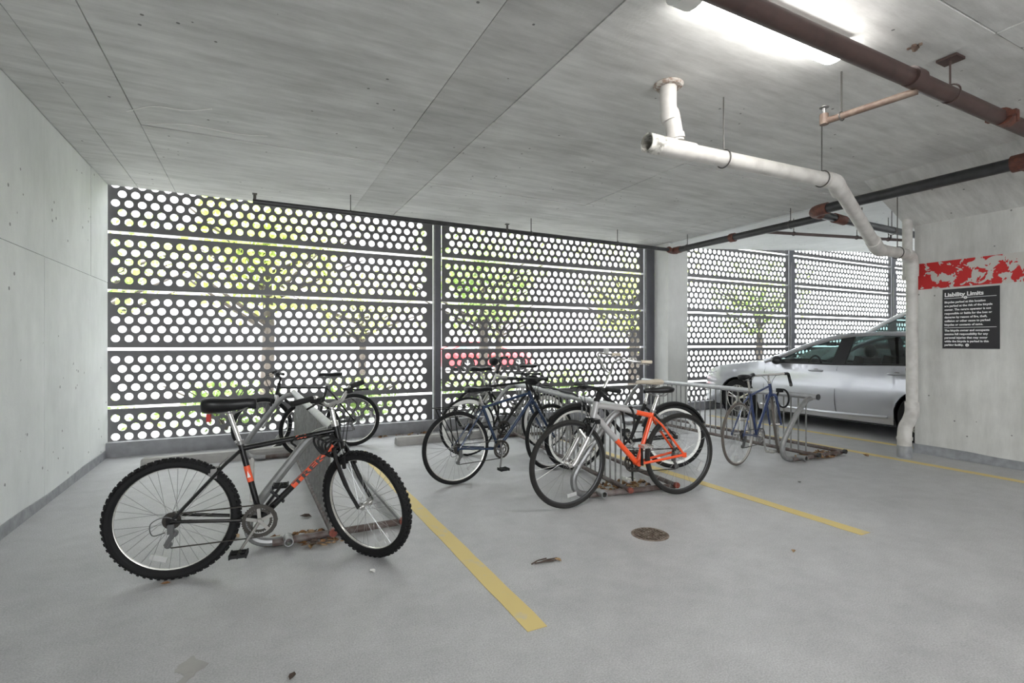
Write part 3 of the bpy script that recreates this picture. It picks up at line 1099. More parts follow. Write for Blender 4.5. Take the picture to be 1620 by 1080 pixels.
# black coiled cable lock on its head tube (a thing of its own)
Wm = Matrix.Translation((-.40, 3.363, 0)) @ Matrix.Rotation(math.atan2(3.232 - 3.363, 1.04), 4, 'Z')
lk = MB()
for k in range(4):
    c = Wm @ Vector((.775 + .02 * k, -.035 + .02 * (k % 2), .70 - .012 * k))
    pts = []
    for i in range(22):
        a = 2 * PI * i / 22
        pts.append(c + Vector((.045 * math.cos(a) + .012 * math.sin(2 * a), .03 * math.sin(a + k), .055 * math.sin(a))))
    lk.tube(pts, .007, 7, closed=True)
lk.tube(smooth_path([Wm @ Vector((.80, -.03, .70)), Wm @ Vector((.74, -.05, .745)), Wm @ Vector((.66, -.04, .755)), Wm @ Vector((.60, -.01, .72)), Wm @ Vector((.62, .05, .68))], 5), .0065, 7)
tag(lk.build('cable_lock', 'matte'), 'black cable lock coiled around the mountain bike head tube', 'lock')

# grey bike at the far end of the first rack
make_bike('dark bicycle with silver fork behind the left rack, against the screen', (1.117, 6.69), (.08, 6.70), R=.332, tr=.026, steer=.15, bb=(.43, .28), st=(.32, .76),
          seat=(.27, .915), ht=(.86, .80), hb=(.885, .69), frame='black', fork='silver', bar='riser', barz=.92, barw=.28, tube=.016, knob=False, crank='alloy_dull')
lt = thing('detached_wheel', (.565, 6.20, .33), 'spare bicycle wheel standing between the far bars of the left rack', 'wheel')
add_wheel(lt, None, .33, .022, 'rubber', 'rim', .012, False, 28, .3)

# navy bike
bk2, g2 = make_bike('navy blue bicycle with black rear carrier in the middle rack', (1.66, 4.43), (2.735, 4.524), R=.338, tr=.02, steer=.12, bb=(.45, .285), st=(.275, .70),
          seat=(.235, .865), ht=(.80, .83), hb=(.845, .72), frame='navy', fork='navy', tire='rubber', bar='flat', barz=.945, barw=.30, tube=.0155, carrier=True,
          crank='alloy_dull', crank_ang=-1.75, reflector=-.9)
MB().ball((0, 0, 0), .075, 12, (.8, 1.1, .75)).build('handlebar_bag', 'matte', g2['bar'], mw=Matrix.Translation(g2['BC'] + Vector((.08, .05, -.02))))
# black frame with white rims
make_bike('black framed bicycle with white deep rims behind the navy one', (2.20, 5.50), (3.22, 5.47), R=.34, tr=.017, steer=.1, bb=(.43, .30), st=(.24, .80),
          seat=(.16, 1.0), ht=(.78, .86), hb=(.83, .75), frame='matte', fork='matte', tire='rubber', rim='rim_white', rimdepth=.045, bar='flat', barz=.93, barw=.26,
          tube=.015, crank='matte', nsp=24, reflector=None)
# grey bike at the far end of the middle rack
bk4, g4 = make_bike('grey bicycle with tall handlebar at the far end of the middle rack', (3.93, 6.72), (2.84, 6.72), R=.335, tr=.02, steer=-.1, bb=(.44, .29), st=(.32, .78),
          seat=(.27, .96), ht=(.79, .86), hb=(.85, .72), frame='silver', fork='silver', bar='riser', barz=1.06, barw=.29, tube=.0165, crank='alloy_dull')
MB().ball((0, 0, 0), .085, 12, (.8, 1.1, .75)).build('handlebar_bag', 'matte', g4['bar'], mw=Matrix.Translation(g4['BC'] + Vector((.07, .0, -.02))))
# white-rimmed cruiser
bkc, gc = make_bike('black cruiser bicycle with white rims, cream saddle and cream grips', (3.90, 3.99), (2.93, 4.38), R=.335, tr=.024, steer=.22, bb=(.47, .29), st=(.31, .66),
          seat=(.26, .90), ht=(.76, .80), hb=(.81, .70), frame='matte', fork='matte', tire='rubber', rim='rim_white', rimdepth=.03, bar='cruiser', barz=1.0, barw=.30,
          grip='cream', saddle='cream', stem='alloy', fender='matte', style='cruiser', tube=.018, wide=.105, crank='alloy', nsp=28, reflector=2.5)
bl = MB().ball((0, 0, 0), .035, 12, (1, 1, .75)); bl.cyl((0, 0, -.035), (0, 0, 0), .012, 8)
bl.build('bell', 'alloy', gc['bar'], mw=Matrix.Translation(gc['BC'] + Vector((-.10, .27, .165))))
MB().box((0, 0, 0), (.03, .06, .05)).build('headlamp', 'clearplastic', gc['bar'], 0, Matrix.Translation(gc['BC'] + Vector((.03, -.05, .22))))
# orange hybrid
bko, go = make_bike('orange and silver hybrid bicycle at the near end of the middle rack', (3.277, 3.284), (2.21, 3.405), R=.35, tr=.019, steer=.10, bb=(.43, .30), st=(.285, .70),
          seat=(.22, .905), ht=(.815, .83), hb=(.845, .70), frame='orange', frame2='grey_paint', fork='black', suspension='silver', tire='rubber_grey', rim='rim_black', rimdepth=.014,
          bar='flat', barz=.945, barw=.30, tube=.018, crank='matte', crank_ang=-1.65, nsp=24, reflector=-2.6, pedal_mat='alloy')
# cable lock looped through the orange bike and rack
lk = MB()
Wo = Matrix.Translation((3.277, 3.284, 0)) @ Matrix.Rotation(math.atan2(.121, -1.067), 4, 'Z')
lk.tube(smooth_path([Wo @ Vector(p) for p in ((.56, -.05, .74), (.50, .02, .76), (.49, .05, .66), (.52, .05, .54), (.56, .0, .46), (.50, -.09, .44), (.46, -.14, .56), (.50, -.11, .70), (.56, -.05, .74))], 6), .009, 7)
tag(lk.build('cable_lock', 'matte'), 'black cable lock looped over the orange bicycle top tube', 'lock')
# road bike
bkr, gr = make_bike('blue road bike with black drop bars leaning in the right rack', (4.60, 3.77), (5.58, 3.985), R=.335, tr=.0145, steer=.40, bb=(.41, .275), st=(.27, .74),
          seat=(.22, .945), ht=(.73, .84), hb=(.765, .72), frame='roadblue', fork='roadblue', tire='brown_rubber', rim='rim', bar='drop', barz=.935, barw=.30, tube=.0135,
          crank='alloy', crank_ang=-1.3, stem='alloy', reflector=-1.7, seat_tilt=-.1, pedal_mat='alloy', wide=.068, nsp=28)
lk = MB()
pts = []
for i in range(20):
    a = 2 * PI * i / 20
    pts.append((5.50, 3.89 + .075 * math.cos(a), .66 + .105 * math.sin(a)))
lk.tube(pts, .011, 8, closed=True)
lk.box((5.50, 3.93, .75), (.05, .06, .045))
tag(lk.build('cable_lock', 'matte'), 'thick black lock hanging on the road bike and rack rail', 'lock')
# black cable lying along the middle rack rail
ck_ = MB().tube(smooth_path([(3.10, 5.35, .775), (3.05, 5.0, .785), (3.0, 4.7, .775), (2.97, 4.45, .772), (2.94, 4.2, .70)], 6), .012, 8)
tag(ck_.build('cable_lock', 'matte'), 'black cable lock lying along the top rail of the middle rack', 'lock')

# ------------------------------------------------------------------ wheel stops and small post
for (x0, x1, lab) in ((-1.055, .775, 'grey concrete wheel stop behind the black mountain bike'), (1.615, 3.445, 'grey concrete wheel stop left of the middle rack'),
                      (4.1, 5.0, 'grey concrete wheel stop between middle and right racks')):
    prof = [(-.085, 0), (.085, 0), (.075, .07), (.05, .10), (-.05, .10), (-.075, .07)]
    rings = [[(x, 6.5 + p[0] * s, p[1] * (s if p[1] else 1)) for p in prof] for (x, s) in ((x0, .9), (x0 + .02, 1), (x1 - .02, 1), (x1, .9))]
    tag(MB().loft(rings).build('wheel_stop', 'stop', smooth=0, fix=True), lab, 'wheel stop', 'concrete wheel stops')
wp = MB().tube([(-.02, 4.72, 0), (-.02, 4.72, .34), (-.02, 4.72, .355)], [.017, .017, .008], 12)
tag(wp.build('marker_post', 'pvc'), 'short white stake standing behind the mountain bike seat tube', 'post')

# ------------------------------------------------------------------ pipes and lamp
def hanger(parent, x, y, zp, r, ztop, mat='steel', loop=True, axis='x'):
    b = MB().cyl((x, y, zp + r), (x, y, ztop), .006, 6)
    if loop:
        b.ring((x, y, zp), r + .006, .005, axis, 20, 6)
    return b.build('hanger', mat, parent)


# dirty white drain line
dp = thing('drain_pipe', (2.62, 2.70, ZC), 'dirty white drain pipe running from the ceiling to the sign wall corner', 'pipe')
L = lambda p: (p[0] - 2.62, p[1] - 2.70, p[2] - ZC)
R4 = .057
def seg(pts, r=R4, mat='pvc', n=16, name='pipe'):
    return MB().tube([L(p) for p in pts], r, n).build(name, mat, dp)
MB().ring(L((2.60, 2.71, ZC - .015)), .075, .03, 'z', 24, 6, .6).build('ceiling_patch', 'patch', dp)
seg(smooth_path([(2.60, 2.71, ZC), (2.60, 2.71, 2.95), (2.62, 2.70, 2.90), (2.65, 2.69, 2.72)], 5))
seg([(2.604, 2.708, 2.925), (2.618, 2.70, 2.865)], R4 + .008, name='collar')
seg([(2.642, 2.692, 2.77), (2.648, 2.69, 2.735)], R4 + .008, name='collar')
seg([(2.50, 2.70, 2.672), (2.80, 2.68, 2.666)], R4 + .009, name='tee')
MB().pipe_open(L((2.40, 2.705, 2.676)), L((2.52, 2.70, 2.673)), R4 + .01, .01).build('open_end', 'pvc_old', dp)
seg([(2.75, 2.685, 2.668), (4.30, 2.60, 2.655)])
seg(smooth_path([(4.22, 2.605, 2.657), (4.34, 2.60, 2.65), (4.42, 2.62, 2.62), (4.48, 2.64, 2.60)], 5), R4 + .009, 'pvc', name='elbow')
seg([(4.40, 2.61, 2.635), (5.66, 2.985, 2.305)])
seg(smooth_path([(5.56, 2.95, 2.33), (5.72, 3.0, 2.285), (5.82, 3.03, 2.275), (5.92, 3.05, 2.28)], 5), R4 + .009, 'pvc', name='elbow')
seg([(5.85, 3.035, 2.28), (6.72, 3.18, 2.32)])
seg(smooth_path([(6.60, 3.165, 2.318), (6.76, 3.19, 2.30), (6.83, 3.205, 2.22), (6.84, 3.21, 2.08)], 5), R4 + .009, 'pvc', name='elbow')
seg([(6.84, 3.21, 2.15), (6.84, 3.21, .55)])
seg([(6.93, 3.30, 2.05), (6.93, 3.30, 2.82)], .05, name='vent_riser')
seg(smooth_path([(6.84, 3.21, .62), (6.84, 3.21, .50), (6.76, 3.20, .41), (6.66, 3.19, .34), (6.63, 3.185, .24), (6.63, 3.185, .12)], 5), R4 + .012, 'pvc', name='elbow')
seg([(6.63, 3.185, .20), (6.63, 3.185, .235)], R4 + .02, name='collar')
seg([(6.63, 3.185, .0), (6.63, 3.185, .135)], R4 + .016, 'coating', name='floor_sleeve')
for (x, y, z) in ((3.10, 2.666, 2.665), (4.18, 2.608, 2.657), (6.35, 3.12, 2.303)):
    hb_ = MB().ring(L((x, y, z)), R4 + .008, .005, 'x', 22, 6)
    hb_.cyl(L((x, y, z + R4)), L((x, y, ZC - .002 if x < 6 else 3.05)), .0055, 6)
    hb_.build('hanger', 'darksteel', dp)
# thin conduit on the wall corner
cd = MB().tube([(7.0, 3.315, 0), (7.0, 3.315, 2.72)], .016, 10)
tag(cd.build('conduit', 'pvc'), 'thin white conduit running up the corner of the sign wall', 'conduit')

# brown sprinkler main and branch
bp_ = thing('sprinkler_pipe', (2.0, 1.65, 2.9), 'thick brown sprinkler main beside the ceiling lamp', 'pipe')
Lb = lambda p: (p[0] - 2.0, p[1] - 1.65, p[2] - 2.9)
MB().tube([Lb((-1.0, 1.64, 2.9)), Lb((6.2, 1.68, 2.9))], .05, 16).build('pipe', 'brown', bp_)
for x in (3.55, 4.75):
    MB().tube([Lb((x - .05, 1.655, 2.9)), Lb((x + .05, 1.655, 2.9))], .059, 16).build('coupling', 'brown' if x < 4 else 'redrust', bp_)
cp = MB().box(Lb((4.70, 1.655, 2.90)), (.05, .17, .035)); cp.cyl(Lb((4.70, 1.57, 2.90)), Lb((4.70, 1.57, 2.83)), .01, 8)
cp.build('clamp', 'redrust', bp_)
for x in (1.2, 3.98):
    hanger(bp_, *Lb((x, 1.655, 2.9)), .05, ZC - 2.9, 'steel' if x < 2 else 'brown')
MB().bb(Lb((3.93, 1.60, ZC - .02)), Lb((4.04, 1.71, ZC - .004))).build('ceiling_plate', 'brown', bp_, 0)
br = MB().tube([Lb((3.60, 1.66, 2.835)), Lb((3.49, 2.15, 2.82))], .022, 12).build('branch_pipe', 'tan', bp_)
sp_ = MB().cyl(Lb((3.487, 2.16, 2.80)), Lb((3.487, 2.16, 2.87)), .028, 12)
sp_.build('elbow', 'tan', bp_)
sh = MB().cyl(Lb((3.487, 2.16, 2.87)), Lb((3.487, 2.16, 2.91)), .012, 10); sh.cyl(Lb((3.487, 2.16, 2.915)), Lb((3.487, 2.16, 2.92)), .03, 12)
for s in (-1, 1): sh.tube([Lb((3.487 + s * .012, 2.16, 2.885)), Lb((3.487 + s * .016, 2.16, 2.905)), Lb((3.487, 2.16, 2.915))], .003, 5)
sh.build('sprinkler_head', 'alloy_dull', bp_)
hanger(bp_, *Lb((3.515, 2.06, 2.823)), .022, ZC - 2.9, 'darksteel', True, 'y')

# black mains
bm_ = thing('sprinkler_pipe', (6.05, 2.0, 2.9), 'black steel sprinkler pipe with red couplings crossing above the sign wall and sedan', 'pipe')
Lk = lambda p: (p[0] - 6.05, p[1] - 2.0, p[2] - 2.9)
def kseg(pts, r, mat='black_pipe', name='pipe', n=14):
    return MB().tube([Lk(p) for p in pts], r, n).build(name, mat, bm_)
kseg([(6.05, 2.02, 2.9), (6.05, 3.80, 2.9)], .057)
kseg(smooth_path([(6.05, 3.70, 2.9), (6.06, 3.82, 2.9), (6.12, 3.90, 2.9), (6.24, 3.92, 2.9)], 4), .068, 'redrust', 'elbow')
kseg([(6.20, 3.92, 2.9), (6.62, 3.96, 2.9)], .05)
kseg([(6.60, 3.96, 2.9), (6.86, 3.99, 2.9)], .062, 'redrust', 'coupling')
kseg([(6.80, 3.98, 2.9), (9.4, 4.12, 2.92)], .05)
kseg([(6.44, 3.94, 2.9), (6.47, 6.60, 2.9)], .05)
kseg([(6.46, 5.35, 2.9), (6.46, 5.43, 2.9)], .066, 'redrust', 'coupling')
kseg([(6.47, 6.45, 2.9), (6.47, 6.62, 2.9)], .058, 'redrust', 'coupling')
kseg(smooth_path([(6.55, 6.62, 2.9), (6.47, 6.64, 2.9), (6.40, 6.62, 2.9), (6.30, 6.56, 2.9)], 4), .05, 'redrust', 'elbow')
kseg([(6.36, 6.58, 2.9), (-.02, 6.46, 2.9)], .031)
kseg([(6.05, 1.0, 2.9), (6.05, 1.95, 2.9)], .06, 'brown')
kseg([(6.05, 1.86, 2.9), (6.05, 2.06, 2.9)], .075, 'redrust', 'coupling')
cpl = MB().box(Lk((6.05, 1.96, 2.84)), (.20, .05, .05)); cpl.cyl(Lk((5.95, 1.99, 2.84)), Lk((5.95, 1.90, 2.84)), .012, 8)
cpl.build('clamp', 'redrust', bm_)
for (x, y, r, ax, zt) in ((6.452, 4.45, .05, 'y', ZC), (6.465, 6.3, .05, 'y', ZC), (7.3, 4.01, .05, 'x', 3.13), (8.1, 4.05, .05, 'x', 3.19),
                      (1.05, 6.48, .031, 'x', ZC), (3.6, 6.52, .031, 'x', ZC), (5.2, 6.55, .031, 'x', ZC)):
    hanger(bm_, *Lk((x, y, 2.9)), r, zt - 2.9 - .002, 'darksteel', True, ax)
for x in (.0, 3.2):
    u = MB().cyl(Lk((x, 6.465 + x * .01, 2.9)), Lk((x, 6.465 + x * .01, 2.99)), .016, 8); u.box(Lk((x, 6.465 + x * .01, 2.99)), (.05, .05, .012))
    u.build('sprinkler_head', 'darksteel', bm_)
bn = thing('sprinkler_pipe', (6.5, 4.92, 2.9), 'thin brown sprinkler branch below the ramp ceiling', 'pipe')
MB().tube([(0, 0, 0), (2.62, -.62, 0)], .022, 10).build('pipe', 'brown', bn)
for t in (.2, .62, .84):
    hanger(bn, 2.62 * t, -.62 * t, 0, .022, .2 + .068 * 2.62 * t, 'darksteel')
MB().cyl((2.25, -.53, .0), (2.25, -.53, .07), .014, 8).build('sprinkler_head', 'darksteel', bn)

# fluorescent lamp (visible one) and copies of it added out of view as fill light
def lamp(x0, y, label, z=ZC):
    t = thing('ceiling_lamp', (x0, y, z), label, 'ceiling lamp', group='wrapped ceiling lamps')
    Ln = 1.27
    prof = [(-.10, -.035), (-.085, -.01), (.085, -.01), (.10, -.035), (.095, -.045), (-.095, -.045)]
    MB().loft([[(x, p[0], p[1]) for p in prof] for x in (0.05, Ln - .02)]).build('housing', 'lamp_body', t, 0, fix=True)
    dif = []
    for x in (.09, Ln - .015):
        dif.append([(x, .088 * math.cos(a), -.045 + .065 * math.sin(a)) for a in [PI + PI * i / 10 for i in range(11)]])
    MB().loft(dif).build('diffuser', 'lamp_glow', t, 60, fix=True)
    cap = []
    for x in (-.02, .09):
        cap.append([(x, .102 * math.cos(a), -.045 + .075 * math.sin(a)) for a in [PI + PI * i / 10 for i in range(11)]] + [(x, .102, -.004), (x, -.102, -.004)])
    MB().loft(cap).build('end_cap', 'lamp_body', t, 30, fix=True)
    return t
lamp(1.92, 1.90, 'glowing fluorescent ceiling lamp beside the brown pipe')
for (lx, ly, lab) in ((-.9, -2.6, 'added fluorescent fill lamp behind the photographer near the left wall'), (1.92, -2.6, 'added fluorescent fill lamp behind the photographer over the aisle'),
                      (-.9, -5.4, 'added fluorescent fill lamp at the open rear near the left wall'),
                      (1.92, -5.4, 'added fluorescent fill lamp at the open rear over the aisle')):
    lamp(lx, ly, lab)

# wasp-nest like rust patch on the ceiling
rp = MB()
for i in range(14):
    a = random.uniform(0, 6.28); r = random.uniform(0, .035)
    rp.ball((3.62 + r * math.cos(a), 2.03 - .35 + r * math.sin(a), ZC - .012), random.uniform(.008, .018), 6)
tag(rp.build('rust_patch', 'tan'), 'small rusty spalled patch on the ceiling near the brown pipe', 'rust patch')

# ------------------------------------------------------------------ the sign
sg = thing('notice_sign', (XR, 2.74, 1.577), 'black bicycle liability notice with white lettering on the wall', 'sign')
MB().bb((-.008, -.25, -.336), (-.001, .25, .336)).build('plate', 'signblack', sg, 0)
sx_, sy_ = (0, -1, 0), (0, 0, 1)
def st_(txt, size, y, z, bold=.0008, sq=1.0):
    lettering(txt, size, 'signwhite', sg, (-.0092, y, z), sx_, sy_, bold=bold, squash=sq)
st_('Liability Limits', .062, .232, .252, .0022, .98)
for z in (.232, -.10):
    MB().bb((-.0098, -.225, z - .0025), (-.008, .235, z + .0025)).build('rule', 'signwhite', sg, 0)
for (yy, zz) in ((.04, .232), (.025, -.296)):
    MB().ring((-.0095, yy, zz), .012, .0045, 'x', 20, 6, .2, 1.0).build('emblem', 'signwhite', sg)
    MB().bb((-.0098, yy - .004, zz - .004), (-.0085, yy + .004, zz + .004)).build('emblem', 'signwhite', sg, 0)
lines1 = ['Bicycles parked at this location', 'are parked at the risk of the bicycle', 'owner. The garage operator is not', 'responsible or liable for the loss or', 'damages by reason of fire, theft,', 'collision or other cause to parked', 'bicycles or contents of same.']
lines2 = ['The bicycle owner and occupants', 'assume full responsibility for any', 'personal injuries that may occur', 'while the bicycle is parked in this', 'parking facility.']
for i, t in enumerate(lines1): st_(t, .0315, .232, .178 - i * .0425, .0011, .93)
for i, t in enumerate(lines2): st_(t, .0315, .232, -.142 - i * .0405, .0011, .93)

# ------------------------------------------------------------------ floor drain, litter
fd = thing('floor_drain', (2.405, 2.68, 0), 'round rusty drain grate set in the concrete floor', 'drain')
MB().ring((0, 0, .0), .115, .012, 'z', 32, 6, .35).build('frame', 'drain', fd)
MB().cyl((0, 0, .0003), (0, 0, .0012), .108, 28).build('sump', 'leaf3', fd)
for i in range(9):
    x = -.088 + i * .022
    h = math.sqrt(.105 ** 2 - x * x)
    MB().box((x, 0, .004), (.010, 2 * h, .005)).build('grate_bar', 'drain', fd, 0)
for y in (-.045, .03):
    MB().box((0, y, .0045), (.19, .010, .005)).build('grate_bar', 'drain', fd, 0)


def leaf_geo(b, c, s, rz, tilt, curl):
    rot = Matrix.Rotation(rz, 3, 'Z') @ Matrix.Rotation(tilt, 3, 'X')
    pts = [(-.5, 0, 0), (-.2, .24, curl), (.15, .28, curl), (.5, 0, .1), (.15, -.28, curl), (-.2, -.24, curl), (0, 0, -.02)]
    vs = [rot @ (Vector(p) * s) + Vector(c) for p in pts]
    mn = min(v.z for v in vs)
    vs = [v + Vector((0, 0, c[2] - mn)) for v in vs]
    b.add(vs, [(0, 6, 1), (1, 6, 2), (2, 6, 3), (3, 6, 4), (4, 6, 5), (5, 6, 0)])


def pile(cx, cy, rx, ry, n, lab, hgt=.05):
    t = None
    for mi, mat in enumerate(('leaf1', 'leaf2', 'leaf3')):
        b = MB()
        for i in range(n if mi < 2 else n // 2):
            a = random.uniform(0, 6.28); r = math.sqrt(random.random())
            z = random.uniform(.002, hgt) * (1 - r * .8)
            leaf_geo(b, (cx + rx * r * math.cos(a), cy + ry * r * math.sin(a), z), random.uniform(.03, .07), random.uniform(0, 6.28), random.uniform(-.6, .6), random.uniform(.05, .3))
        if t is None:
            t = b.build('leaf_litter', mat, smooth=0)
            tag(t, lab, 'leaf litter', None, 'stuff')
        else:
            o = b.build('litter_leaves', mat, t, smooth=0)
            o['kind'] = 'stuff'


pile(.30, 3.66, .28, .10, 22, 'dry brown leaves gathered at the base of the left rack')
pile(.40, 3.50, .12, .05, 9, 'dry brown leaves in front of the left rack crossbar')
pile(2.95, 3.66, .30, .16, 55, 'dry brown leaves heaped at the base of the middle rack', .07)
pile(5.80, 3.66, .38, .13, 55, 'dry tan leaves heaped at the base of the right rack', .06)
pile(1.95, 7.10, .5, .05, 10, 'small green and tan leaf debris along the curb', .03)


def single(name, x, y, s, mat, lab, cat='leaf', grp='single fallen leaves'):
    b = MB()
    leaf_geo(b, (x, y, .003), s, random.uniform(0, 6.28), random.uniform(-.1, .1), random.uniform(.08, .2))
    tag(b.build(name, mat, smooth=0), lab, cat, grp)


single('fallen_leaf', -.43, 3.30, .05, 'leaf1', 'brown leaf under the mountain bike rear tire')
single('fallen_leaf', -.12, 3.90, .10, 'leaf2', 'pale curled leaf seen through the mountain bike rear wheel')
single('fallen_leaf', -.55, 2.32, .055, 'leaf3', 'dark dried leaf on the floor at lower left')
single('fallen_leaf', .13, 2.16, .045, 'leaf3', 'small dark leaf on the floor below the mountain bike')
single('fallen_leaf', 1.62, 2.60, .05, 'leaf2', 'tan twig-like leaf right of the first yellow line')
single('fallen_leaf', 3.0, 2.05, .045, 'leaf2', 'tan leaf beyond the drain near the second yellow line')
single('fallen_leaf', 6.30, 3.42, .09, 'leaf1', 'brown leaf clump right of the right rack end')
single('fallen_leaf', 4.55, 3.05, .05, 'leaf3', 'dark leaf in the open stall before the right rack')
single('fallen_leaf', .34, 4.10, .09, 'leaf3', 'dark leaf on the floor beside the left rack bars')
single('paper_scrap', .60, 2.95, .05, 'paper', 'small white paper scrap on the floor near the mountain bike front wheel', 'paper', 'scraps')
tw = MB()
for k in range(4):
    a = random.uniform(-.6, .6)
    tw.tube([(1.45 + .02 * k, 2.62, .006), (1.50 + .02 * k, 2.62 + .05 * math.sin(a), .010), (1.57 + .02 * k, 2.62 + .09 * math.sin(a), .006)], .004, 5)
tag(tw.build('twig', 'leaf3'), 'small dark twig lying right of the first yellow line', 'twig')
# mortar spill on the floor
sp_b = MB()
ring_o = [(-.24 + (.05 + .028 * math.sin(3 * a + 1) + .016 * math.sin(7 * a)) * math.cos(a) * .8, 2.38 + (.10 + .03 * math.sin(2 * a)) * math.sin(a)) for a in [2 * PI * i / 28 for i in range(28)]]
sp_b.add([(x, y, .001) for x, y in ring_o] + [(x, y, .0025) for x, y in ring_o],
         [tuple(range(28, 56))] + [(i, (i + 1) % 28, 28 + (i + 1) % 28, 28 + i) for i in range(28)])
tag(sp_b.build('floor_stain', 'stop', smooth=0), 'grey chipped patch in the floor coating at lower left', 'stain')


# ------------------------------------------------------------------ cars
def interp(tab, x):
    if x <= tab[0][0]: return tab[0][1]
    for (a, va), (b_, vb) in zip(tab, tab[1:]):
        if x <= b_:
            t = (x - a) / (b_ - a)
            t = t * t * (3 - 2 * t) if False else t
            return va + (vb - va) * t
    return tab[-1][1]


def make_car(label, loc, rz, paint, LEN=4.88, W=1.86, fa=.93, wbase=2.83, wr=.335, belt=((0, .70), (.12, .80), (.5, .90), (1.3, 1.0), (1.75, .985), (2.6, .985), (3.9, 1.02), (4.5, 1.04), (4.88, .98)),
             roof=((1.42, 1.0), (1.7, 1.10), (2.05, 1.26), (2.35, 1.365), (2.7, 1.43), (3.1, 1.445), (3.5, 1.42), (3.9, 1.34), (4.3, 1.18), (4.62, 1.05)), detail=True, group=None, ry=0, sill=.20):
    t = thing('car', loc, label, 'car', rz, group, ry=ry)
    # local: x = -s (nose at x=0, tail at x=-LEN), y left, z up
    hw = W / 2

    def plan(s):          # half width along the length
        f = 1.0
        if s < .75: f = 1 - .27 * (1 - s / .75) ** 2.4
        if s > LEN - .6: f = 1 - .20 * ((s - LEN + .6) / .6) ** 2.2
        return hw * f

    arch = wr + .045
    wheels = (fa, fa + wbase)
    st = sorted(set([0, .03, .08, .15, .25, .38] + [round(i * .12, 3) for i in range(4, int(LEN / .12))] + [LEN - .3, LEN - .2, LEN - .1, LEN - .04, LEN] +
                    [round(w + arch * math.cos(PI * k / 14), 4) for w in wheels for k in range(15)]))

    def zlow(s):
        z = sill if .35 < s < LEN - .4 else (sill + .02)
        for w in wheels:
            d = abs(s - w)
            if d < arch + 1e-6:
                z = max(z, wr + math.sqrt(max(0, arch * arch - d * d)))
        return z

    body = MB()
    NZ = 11
    rowsL = []
    for s in st:
        zl, zb = zlow(s), interp(belt, s)
        w = plan(s)
        row = []
        for k in range(NZ):
            q = k / (NZ - 1)
            z = zl + (zb - zl) * q
            zn = (z - .2) / (zb - .2 + 1e-6)
            y = w * (1 - .075 * max(0, .30 - zn) / .30 * 1.0 - .085 * max(0, zn - .55) ** 1.6 / .45 ** 1.6)
            if .28 < zn < .36: y -= .008
            if .74 < zn < .84: y += .006
            if s < .02 or s > LEN - .02: y *= .97
            row.append((-s, y, z))
        rowsL.append(row)
    n = len(st)
    for sgn in (1, -1):
        vs = [(p[0], p[1] * sgn, p[2]) for r in rowsL for p in r]
        fs = []
        for i in range(n - 1):
            for k in range(NZ - 1):
                q = (i * NZ + k, i * NZ + k + 1, (i + 1) * NZ + k + 1, (i + 1) * NZ + k)
                fs.append(q if sgn < 0 else q[::-1])
        body.add(vs, fs)
    # hood and boot tops (crowned), up to windscreen base / rear glass end
    wsb, rge = roof[0][0], roof[-1][0]
    for (sa, sb) in ((0, wsb + .12), (rge - .12, LEN)):
        ss = [s for s in st if sa <= s <= sb]
        rings = []
        for s in ss:
            i = st.index(s)
            e = rowsL[i][-1]
            rings.append([(-s, e[1] * q, e[2] + .045 * (1 - q * q) * min(1, (s + .05) / .5 if s < 2 else (LEN - s + .1) / .4)) for q in [1 - 2 * j / 12 for j in range(13)]])
        body.loft(rings, closed=False, cap=False)
    for s_i, si in ((0, 0), (n - 1, n - 1)):   # nose and tail closing faces
        r = rowsL[si]
        vs = [p for p in r] + [(p[0] + (.03 if si == 0 else -.03), 0, p[2]) for p in r] + [(p[0], -p[1], p[2]) for p in r]
        fs = []
        for k in range(NZ - 1):
            fs += [(k, k + 1, NZ + k + 1, NZ + k), (NZ + k, NZ + k + 1, 2 * NZ + k + 1, 2 * NZ + k)]
        body.add(vs, fs)
    bo = body.build('body', paint, t, 50)
    MB().bb((-.3, -hw + .12, sill - .03), (-LEN + .3, hw - .12, sill + .06)).build('underbody', 'cartrim', t, 0)
    for w in wheels:
        for s in (-1, 1):
            ww = MB().pipe_open((-w, s * (hw - .33), wr), (-w, s * (hw - .06), wr), arch + .012, .008, 28)
            ww.cyl((-w, s * (hw - .34), wr), (-w, s * (hw - .32), wr), arch + .01, 28)
            ww.build('wheel_well', 'cartrim', t)
    # greenhouse: roof skin, pillars, glass
    rs = [r[0] for r in roof]
    ys_at = lambda s, f: (plan(s) * (.915 - .28 * f))      # f=0 at belt, 1 at roof height
    zbelt = lambda s: interp(belt, s)
    peak = max(r[1] for r in roof)

    def rail(s):
        z = interp(roof, s)
        f = (z - zbelt(s)) / (peak - .98)
        return (-s, ys_at(s, max(0, f)), z)
    # roof skin between first flat roof station and last
    ws_top = [s for s, z in roof if z > peak - .075][0]
    rg_top = [s for s, z in roof if z > peak - .075][-1]
    fine = lambda a, b_, k: [a + (b_ - a) * i / k for i in range(k + 1)]
    rings = []
    for s in fine(ws_top, rg_top + .1, 12):
        x, y, z = rail(s)
        top = [(x, y * q, z + .035 * (1 - q * q)) for q in [1 - 2 * j / 10 for j in range(11)]]
        rings.append(top + [(x, p[1] * .98, p[2] - .03) for p in top[::-1]])
    MB().loft(rings).build('roof', paint, t, 50, fix=True)

    def strip(sa, sb, k, off, wdt, mat, name, par=t):
        for sg in (1, -1):
            b = MB()
            pts = []
            for s in fine(sa, sb, k):
                x, y, z = rail(s)
                pts.append((x, sg * y, z + off))
            b.tube(pts, wdt, 8)
            b.build(name, mat, par)
    strip(wsb, ws_top + .02, 8, .0, .038, paint, 'pillar')
    strip(ws_top, rg_top, 10, -.005, .03, paint, 'roof_rail')
    strip(rg_top, rge, 6, .0, .05, paint, 'pillar')
